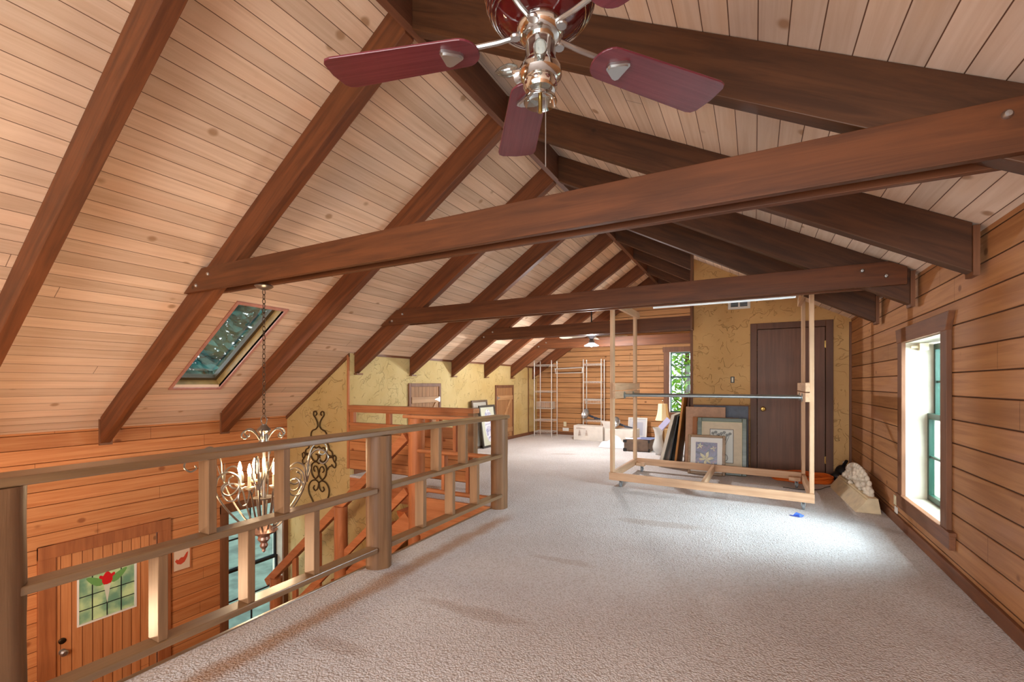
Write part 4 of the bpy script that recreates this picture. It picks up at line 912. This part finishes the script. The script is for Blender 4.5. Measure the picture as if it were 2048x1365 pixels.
# second ceiling fan far back
f2 = thing('ceiling_fan', 'distant ceiling fan with pale blades and a lit white glass shade', 'ceiling fan', (-2.613, 8.0, 2.1))
b = MB(); b.cyl((-2.613,8,2.16),(-2.613,8,3.2),.012); b.build('downrod', M['black'], f2)
b = MB(); b.lathe([(0,2.06),(.04,2.06),(.06,2.09),(.095,2.11),(.10,2.16),(.06,2.2),(0,2.21)], (-2.613,8,0)); b.lathe([(.02,2.07),(.03,2.05),(.05,2.03),(.055,1.99),(.04,1.985)], (-2.613,8,0)); b.build('motor_housing', plain('grey_fan_metal', (120,116,112), .35, .6), f2, True)
for i in range(5):
    a = math.radians(28 + 72*i); ex = Vector((math.cos(a),math.sin(a),0)); ey = Vector((-math.sin(a),math.cos(a),.18)).normalized()
    b = MB(); cc_ = Vector((-2.613,8,2.115)); b.prism([cc_+ex*u+ey*v for u, v in [(.10,-.02),(.2,-.055),(.6,-.07),(.655,-.03),(.655,.03),(.6,.07),(.2,.055),(.10,.02)]], (0,0,.008)); b.build('blade', plain('pale_blade', (206,196,180), .5) if 'pale_blade' not in D.materials else D.materials['pale_blade'], f2)
b = MB(); b.lathe([(.03,2.0),(.05,1.99),(.09,1.965),(.125,1.945),(.128,1.94),(.09,1.955),(.03,1.985)], (-2.613,8,0), n=28); b.build('glass_shade', plain('lit_white_shade', (238,236,250), .3, emit=(236,232,255), estr=1.2), f2, True)
b = MB(); b.sphere((-2.613,8,1.955), .028, 12, (1,1,1.3)); b.build('bulb', plain('lit_bulb_white', (255,250,240), .3, emit=(255,248,255), estr=30), f2, True)
point('fan_bulb_light', (-2.613, 8.0, 1.90), 105, (1,.98,.97), .04)

# ------------------------------------------------------------------ BOXES AND ODDMENTS IN THE BACK
bx = thing('cardboard_box', 'long white printed cardboard box on the carpet before the far wall', 'box', (-3.2, 9.7, 0))
wc = plain('white_cardboard', (222,214,204), .8, noise=.2, nscale=8); pr_ = plain('faded_print', (188,164,152), .8)
b = MB(); b.hexa([(-3.57,9.66,0),(-2.89,9.62,0),(-2.86,9.92,0),(-3.56,9.94,0)], [(-3.57,9.66,.325),(-2.89,9.62,.315),(-2.86,9.92,.32),(-3.56,9.94,.33)]); b.build('carton', wc, bx, bevel=.006)
b = MB()
for i in range(8): b.box(-3.50+i*.027, -3.483+i*.027, 9.634, 9.65, .262, .274)
for i, x in enumerate((-3.42, -3.26, -3.06)):
    for j in range(5): b.box(x-.03+.004*j, x+.03-.006*j, 9.632, 9.65, .12+.024*j, .127+.024*j)
b.build('printing', pr_, bx)
bx2 = thing('cardboard_box', 'white open carton with a raised flap behind the rack post', 'box', (-2.6, 9.5, 0))
b = MB(); b.hexa([(-2.80,9.45,0),(-2.20,9.40,0),(-2.16,9.85,0),(-2.78,9.9,0)], [(-2.80,9.45,.30),(-2.20,9.40,.30),(-2.16,9.85,.30),(-2.78,9.9,.30)]); b.build('carton', wc, bx2, bevel=.006)
b = MB(); b.hexa([(-2.80,9.45,.30),(-2.66,9.45,.30),(-2.66,9.47,.30),(-2.80,9.47,.30)], [(-2.86,9.40,.47),(-2.62,9.40,.46),(-2.62,9.41,.46),(-2.86,9.41,.47)]); b.build('flap', wc, bx2)
bg_ = thing('plastic_bag', 'crumpled white plastic bag on the carpet between the cartons and the brown trunk', 'bag', (-2.35, 8.9, 0))
b = MB(); rn = random.Random(4); n = 26; vs = []; fs = []
for i in range(n+1):
    for j in range(n+1):
        u, v = i/n, j/n; e = math.sin(PI*u)**.5*math.sin(PI*v)**.5
        vs.append((-2.72+.54*u, 8.72+.42*v, .003+e*(.16+.05*math.sin(9*u+5*v)+rn.uniform(-.02,.02))))
for i in range(n):
    for j in range(n): fs.append((i*(n+1)+j, (i+1)*(n+1)+j, (i+1)*(n+1)+j+1, i*(n+1)+j+1))
b.add(vs, fs); b.build('crumpled_sheet', plain('white_plastic', (226,226,230), .35), bg_)
def clamp_lamp(label, x, y, z, ang, s_=1.0):
    t = thing('clamp_lamp', label, 'work lamp', (x, y, z), 'clamp work lamps in the far corner', world=False); t.rotation_euler.z = ang
    b = MB(); b.lathe([(.02,0),(.06,.02),(.10,.06),(.12,.10),(.117,.10),(.095,.062),(.055,.025),(.02,.006)], (0,.0,.105), (-.5,-.8,.35), 24); b.build('reflector', M['steel'], t, True)
    b = MB(); b.cyl((.0,.0,.105),(.09,.07,.06),.024).cyl((.09,.07,.06),(.20,.05,.035),.018).bar((.13,.03,.03),(.30,.02,.018),.03,.02).bar((.13,.07,.05),(.28,.10,.02),.02,.016); b.build('clamp_handle', plain('dark_blue_grip', (52,58,72), .5) if 'dark_blue_grip' not in D.materials else D.materials['dark_blue_grip'], t, True)
clamp_lamp('silver clamp work lamp lying on the low shelf of the right wire tower', -3.36, 10.05, .43, .0)
clamp_lamp('silver clamp work lamp lying on top of the white open carton', -2.56, 9.62, .303, .1)
frame('picture_frame', 'white framed print standing behind the cartons against the far wall', 'picture frame', (-2.52, 10.28, 0), 0, .22, .42, .50, .03, .03, M['white_paint'], plain('pale_mat', (214,216,222), .8), 0, plain('pale_print', (186,190,206), .7), (.09,.33,.1,.4))
# trunk with papers
tr = thing('trunk', 'small brown suitcase trunk with dark corners on the carpet behind the rack', 'trunk', (-1.9, 8.65, 0))
b = MB(); b.hexa([(-2.14,8.45,.01),(-1.70,8.50,.01),(-1.66,8.88,.01),(-2.12,8.84,.01)], [(-2.14,8.45,.22),(-1.70,8.50,.22),(-1.66,8.88,.22),(-2.12,8.84,.22)]); b.build('case', plain('brown_leatherette', (112,88,70), .5, noise=.5), tr, bevel=.015)
b = MB()
for (x, y) in ((-2.14,8.45),(-1.70,8.50)):
    for z in (.03, .19): b.box(x-.012, x+.05 if x < -2 else x+.012, y-.012, y+.05, z-.025, z+.025)
b.box(-1.95,-1.90,8.455,8.475,.12,.17); b.build('corner_guard', M['black'], tr, bevel=.004)
pp_ = [plain('paper_%s' % n_, c_, .7) for n_, c_ in (('white',(214,214,222)),('lilac',(150,146,178)),('blue',(96,104,140)))]
for i, (x, y, a, lb) in enumerate([(-2.10,8.50,.3,'white paper sheet hanging over the left front of the brown trunk'),(-1.92,8.52,-.2,'lilac printed folder on top of the brown trunk'),(-1.84,8.60,.15,'blue-grey folder topmost on the brown trunk')]):
    o = thing('paper_folder', lb, 'paper', (x+.12, y+.1, .224+.006*i), 'papers on the trunk', world=False); o.rotation_euler = (.0, .0, a)
    b = MB(); b.prism([(-.16,-.11,0),(.16,-.11,0),(.16,.12,0),(-.16,.12,0)], (0,0,.004)); b.build('sheet', pp_[i], o)
# table lamp with bell shade
lp = thing('table_lamp', 'table lamp with cream bell shade standing behind the glass vase', 'lamp', (-1.47, 8.6, 0))
b = MB(); ns = 8; prof = [(.135,.585),(.118,.63),(.10,.70),(.088,.78),(.080,.885)]; vs = []; fs = []
b.lathe([(r_,z) for r_,z in prof], (-1.47,8.6,0), n=8); bsh = b.build('lamp_shade', plain('cream_shade', (232,216,176), .8), lp)
b = MB(); b.lathe([(0,0),(.09,0),(.09,.02),(.03,.04),(.02,.10),(.05,.18),(.06,.26),(.04,.36),(.015,.42),(.012,.60),(0,.60)], (-1.47,8.6,0)); b.cyl((-1.47,8.6,.6),(-1.47,8.6,.93),.004).sphere((-1.47,8.6,.94),.012,8); b.build('lamp_base', plain('brown_ceramic', (120,88,58), .3), lp, True)
b = MB(); b.lathe([(.0,.0),(.05,.0),(.055,.01),(.05,.02),(.06,.04),(.098,.09),(.105,.14),(.09,.20),(.068,.27),(.062,.34),(.075,.42),(.105,.48),(.101,.48),(.071,.42),(.058,.34),(.064,.27),(.086,.20),(.10,.14),(.09,.09),(.03,.045)], (-1.49,8.3,0), n=28)
tag(b.build('glass_vase', frosted('ribbed_glass'), smooth=True, origin=(-1.49,8.3,0)), 'tall clear ribbed glass vase on the carpet beside the trunk', 'vase')
mg = thing('magazine', 'lilac magazine propped on the leaning panels', 'magazine', (-1.30, 7.75, .58), world=False); mg.rotation_euler = (.3, -.85, .2)
b = MB(); b.box(-.09, .12, -.11, .11, 0, .012); b.build('pages', pp_[1], mg)
bk = thing('wooden_box', 'small tan wooden box under the lamp shade beside the vase', 'box', (-1.33, 8.28, 0))
b = MB(); b.box(-1.375, -1.25, 8.2, 8.36, 0, .46); b.build('box_body', wood('tan_box', (206,170,116), (182,144,92), (0,0,1), knots=False), bk, bevel=.004)

# orange hose / cable coil, black bits, cable
oc = MB(); rn = random.Random(2)
for j in range(5):
    rx = .31+.022*rn.uniform(-1,1); ry = .24+.02*rn.uniform(-1,1); cx = .54+rn.uniform(-.012,.012); cy = 6.98+rn.uniform(-.012,.012); zz = .016+.014*j
    oc.tube([(cx+rx*math.cos(2*PI*i/40), cy+ry*math.sin(2*PI*i/40), zz+.006*math.sin(i+j)) for i in range(40)], .0135, 8, True)
tag(oc.build('air_hose', plain('orange_rubber', (222,106,32), .5), smooth=True, origin=(.54,6.98,0)), 'coiled bright orange hose on the carpet in front of the closet door', 'hose')
bd = thing('tool_bag', 'black lumpy bag in the corner behind the plaster ornament', 'bag', (1.0, 7.2, 0))
b = MB(); b.sphere((1.0,7.2,.10), .085, 14, (1,1.3,1.2)).sphere((.94,7.12,.06), .07, 12, (1.2,1,.85)).cyl((.97,7.2,.12),(1.03,7.1,.27),.018); b.build('bag_body', M['black'], bd, True)
b = MB(); b.cyl((1.0,7.15,.24),(1.03,7.12,.265),.008); b.build('cap', M['white_paint'], bd)
b = MB(); b.tube(smoothpath([(.30,6.35,.008),(.5,6.30,.008),(.66,6.40,.008),(.76,6.60,.008),(.89,6.80,.008),(.98,7.02,.012)]), .004, 6); tag(b.build('power_cord', M['black'], smooth=True, origin=(.7,6.4,0)), 'thin black cord on the carpet running from the corner past the orange coil', 'cord')
# plaster corbel ornament
cb = thing('plaster_ornament', 'cream carved plaster pediment with shell foliage lying by the right wall', 'ornament', (.95, 6.1, 0), world=False); cb.rotation_euler.z = 0.05
cream = plain('cream_plaster', (220,200,164), .6, noise=.35, nscale=10)
b = MB(); Lc = .62
prof = [(-.12,0),(-.035,.115),(-.035,.13),(-.02,.13),(-.02,.145),(.01,.145),(.06,.145),(.085,0)]
b.prism([(x,-Lc,z) for x, z in prof][::-1], (0,2*Lc,0)); b.build('moulded_base', cream, cb, bevel=.003)
b = MB(); rn = random.Random(11)
for i in range(15):
    t = (i-7)/7; hh = .045+.16*(1-t*t)**.6; yy = t*.50
    b.sphere((.03+rn.uniform(-.01,.01), yy, .13+hh*.55), .05, 10, (.6,1.0,hh/.06*.62))
for i in range(34):
    t = rn.uniform(-1,1); hh = (1-t*t)**.5; b.sphere((.0+rn.uniform(-.012,.02), t*.52, .15+rn.uniform(0,1)*hh*.16), rn.uniform(.018,.034), 8)
for i in range(15):
    t = (i-7)/7.2; b.sphere((.03, t*.54, .15+.20*(1-t*t)**.55), .028, 8, (.8,1,1.2))
b.build('carved_foliage', plain('pale_plaster', (226,214,196), .7, noise=.4, nscale=14), cb, True, sharp=80)
# blue scrap of tape
b = MB(); b.hexa([(.33,5.02,.004),(.37,5.0,.004),(.40,5.04,.004),(.35,5.07,.004)], [(.32,5.03,.012),(.365,5.01,.03),(.41,5.05,.014),(.345,5.06,.035)]); b.prism([(.29,5.03,.004),(.34,5.01,.004),(.34,5.04,.004)], (0,0,.006))
tag(b.build('tape_scrap', plain('blue_tape', (54,92,196), .5), origin=(.35,5.03,0)), 'small crumpled scrap of blue tape on the carpet in front of the rack', 'tape')

# ------------------------------------------------------------------ WALL FITTINGS
def plate(name, label, fx, loc, axis, w, h, slots=True, grp=None, m=None):
    t = thing(name, label, fx, loc, grp, world=False); t.rotation_euler.z = axis
    b = MB(); b.box(-w/2, w/2, -.006, 0, -h/2, h/2); b.build('cover_plate', m or M['ivory'], t, bevel=.0015)
    if slots:
        b = MB()
        for z in (-h*.2, h*.2): b.box(-.014, .014, -.0085, -.006, z-.012, z+.012)
        b.build('socket', M['ivory'], t)
    return t
plate('wall_outlet', 'ivory outlet on the right board wall, upper one left of the window', 'outlet', (XRW, 5.27, .195), -PI/2, .07, .085)
plate('wall_outlet', 'white outlet plate low on the right board wall, just above the baseboard', 'outlet', (XRW-.001, 5.23, .115), -PI/2, .085, .055, False, m=M['white_paint'])
plate('wall_outlet', 'ivory outlet low on the far board wall by the left wire tower', 'outlet', (-4.12, YF-.001, .26), 0, .075, .115)
plate('wall_outlet', 'white cable plate below the ivory outlet on the far board wall', 'outlet', (-4.10, YF-.001, .13), 0, .16, .08, False, m=M['white_paint'])
sw = thing('switch_box', 'uncovered light switch opening in the ochre closet wall', 'switch', (-.285, YC, 1.305), world=False)
b = MB(); b.box(-.026, .026, -.004, 0, -.045, .045); b.build('box_opening', M['black'], sw)
b = MB(); b.box(-.012, .012, -.012, -.004, -.034, .034); b.build('toggle', M['ivory'], sw, bevel=.002)
ve = thing('wall_vent', 'white rectangular air register high on the ochre closet wall', 'vent', (-.20, YC, 2.40), world=False)
b = MB(); b.box(-.145, .145, -.012, 0, -.07, .07); b.build('vent_frame', M['white_paint'], ve, bevel=.004)
for x in (-.06, .06):
    b = MB(); b.box(x-.048, x+.048, -.0135, -.012, -.035, .035); dkp = b.build('dark_opening', M['black'], ve)
    b = MB()
    for z in (-.018, 0, .018): b.box(x-.048, x+.048, -.019, -.0135, z-.003, z+.003)
    b.build('louvre', M['galv'], dkp)

# ------------------------------------------------------------------ OUTDOORS
b = MB(); b.quad((-40,-30,-2.9),(40,-30,-2.9),(40,60,-2.9),(-40,60,-2.9)); struct(b.build('ground', M['dirt']))
def tree(label, cx, cy, z0, rx, ry, rz, n, m, s_, seed):
    rn = random.Random(seed); t = thing('tree', label, 'tree', (cx, cy, -2.9), 'trees outside the windows')
    b = MB(); b.cyl((cx,cy,-2.9),(cx,cy,z0+rz*.6),.16,.05,10)
    for i in range(9):
        a = rn.uniform(0,2*PI); zz = z0-rz*.7+rn.uniform(0,1.3*rz); b.cyl((cx,cy,zz),(cx+rx*.8*math.cos(a),cy+ry*.8*math.sin(a),zz+rn.uniform(-.1,.6)),.035,.01,6)
    b.build('trunk', M['bark'], t)
    b = MB(); vs = []; fs = []
    for i in range(n):
        a = rn.uniform(0,2*PI); ph = math.acos(rn.uniform(-1,1)); rr = rn.uniform(.3,1)**.5
        c_ = Vector((cx+rx*rr*math.sin(ph)*math.cos(a), cy+ry*rr*math.sin(ph)*math.sin(a), z0+rz*rr*math.cos(ph)))
        q1 = Vector((rn.uniform(-1,1),rn.uniform(-1,1),rn.uniform(-.6,.6))).normalized(); q2 = q1.orthogonal().normalized()
        q2 = Matrix.Rotation(rn.uniform(0,6), 3, q1) @ q2
        l = s_*rn.uniform(.6,1.4); k0 = len(vs)
        vs += [c_-q1*l, c_+q2*l*.35, c_+q1*l, c_-q2*l*.35]; fs.append((k0,k0+1,k0+2,k0+3))
    b.add(vs, fs); b.build('foliage', m, t)
tree('leafy green tree seen through the far gable window', -1.9, 15.5, 1.4, 2.2, 1.6, 2.6, 4200, M['leaf'], .12, 1)
tree('pale green tree seen through the right window', 4.0, 11.0, 1.0, 1.9, 2.4, 2.8, 3800, M['leaf_p'], .14, 2)
tree('teal shaded tree seen through the skylight and hall window', -12.0, 6.4, 2.6, 2.6, 3.2, 3.6, 11000, M['leaf_t'], .17, 3)
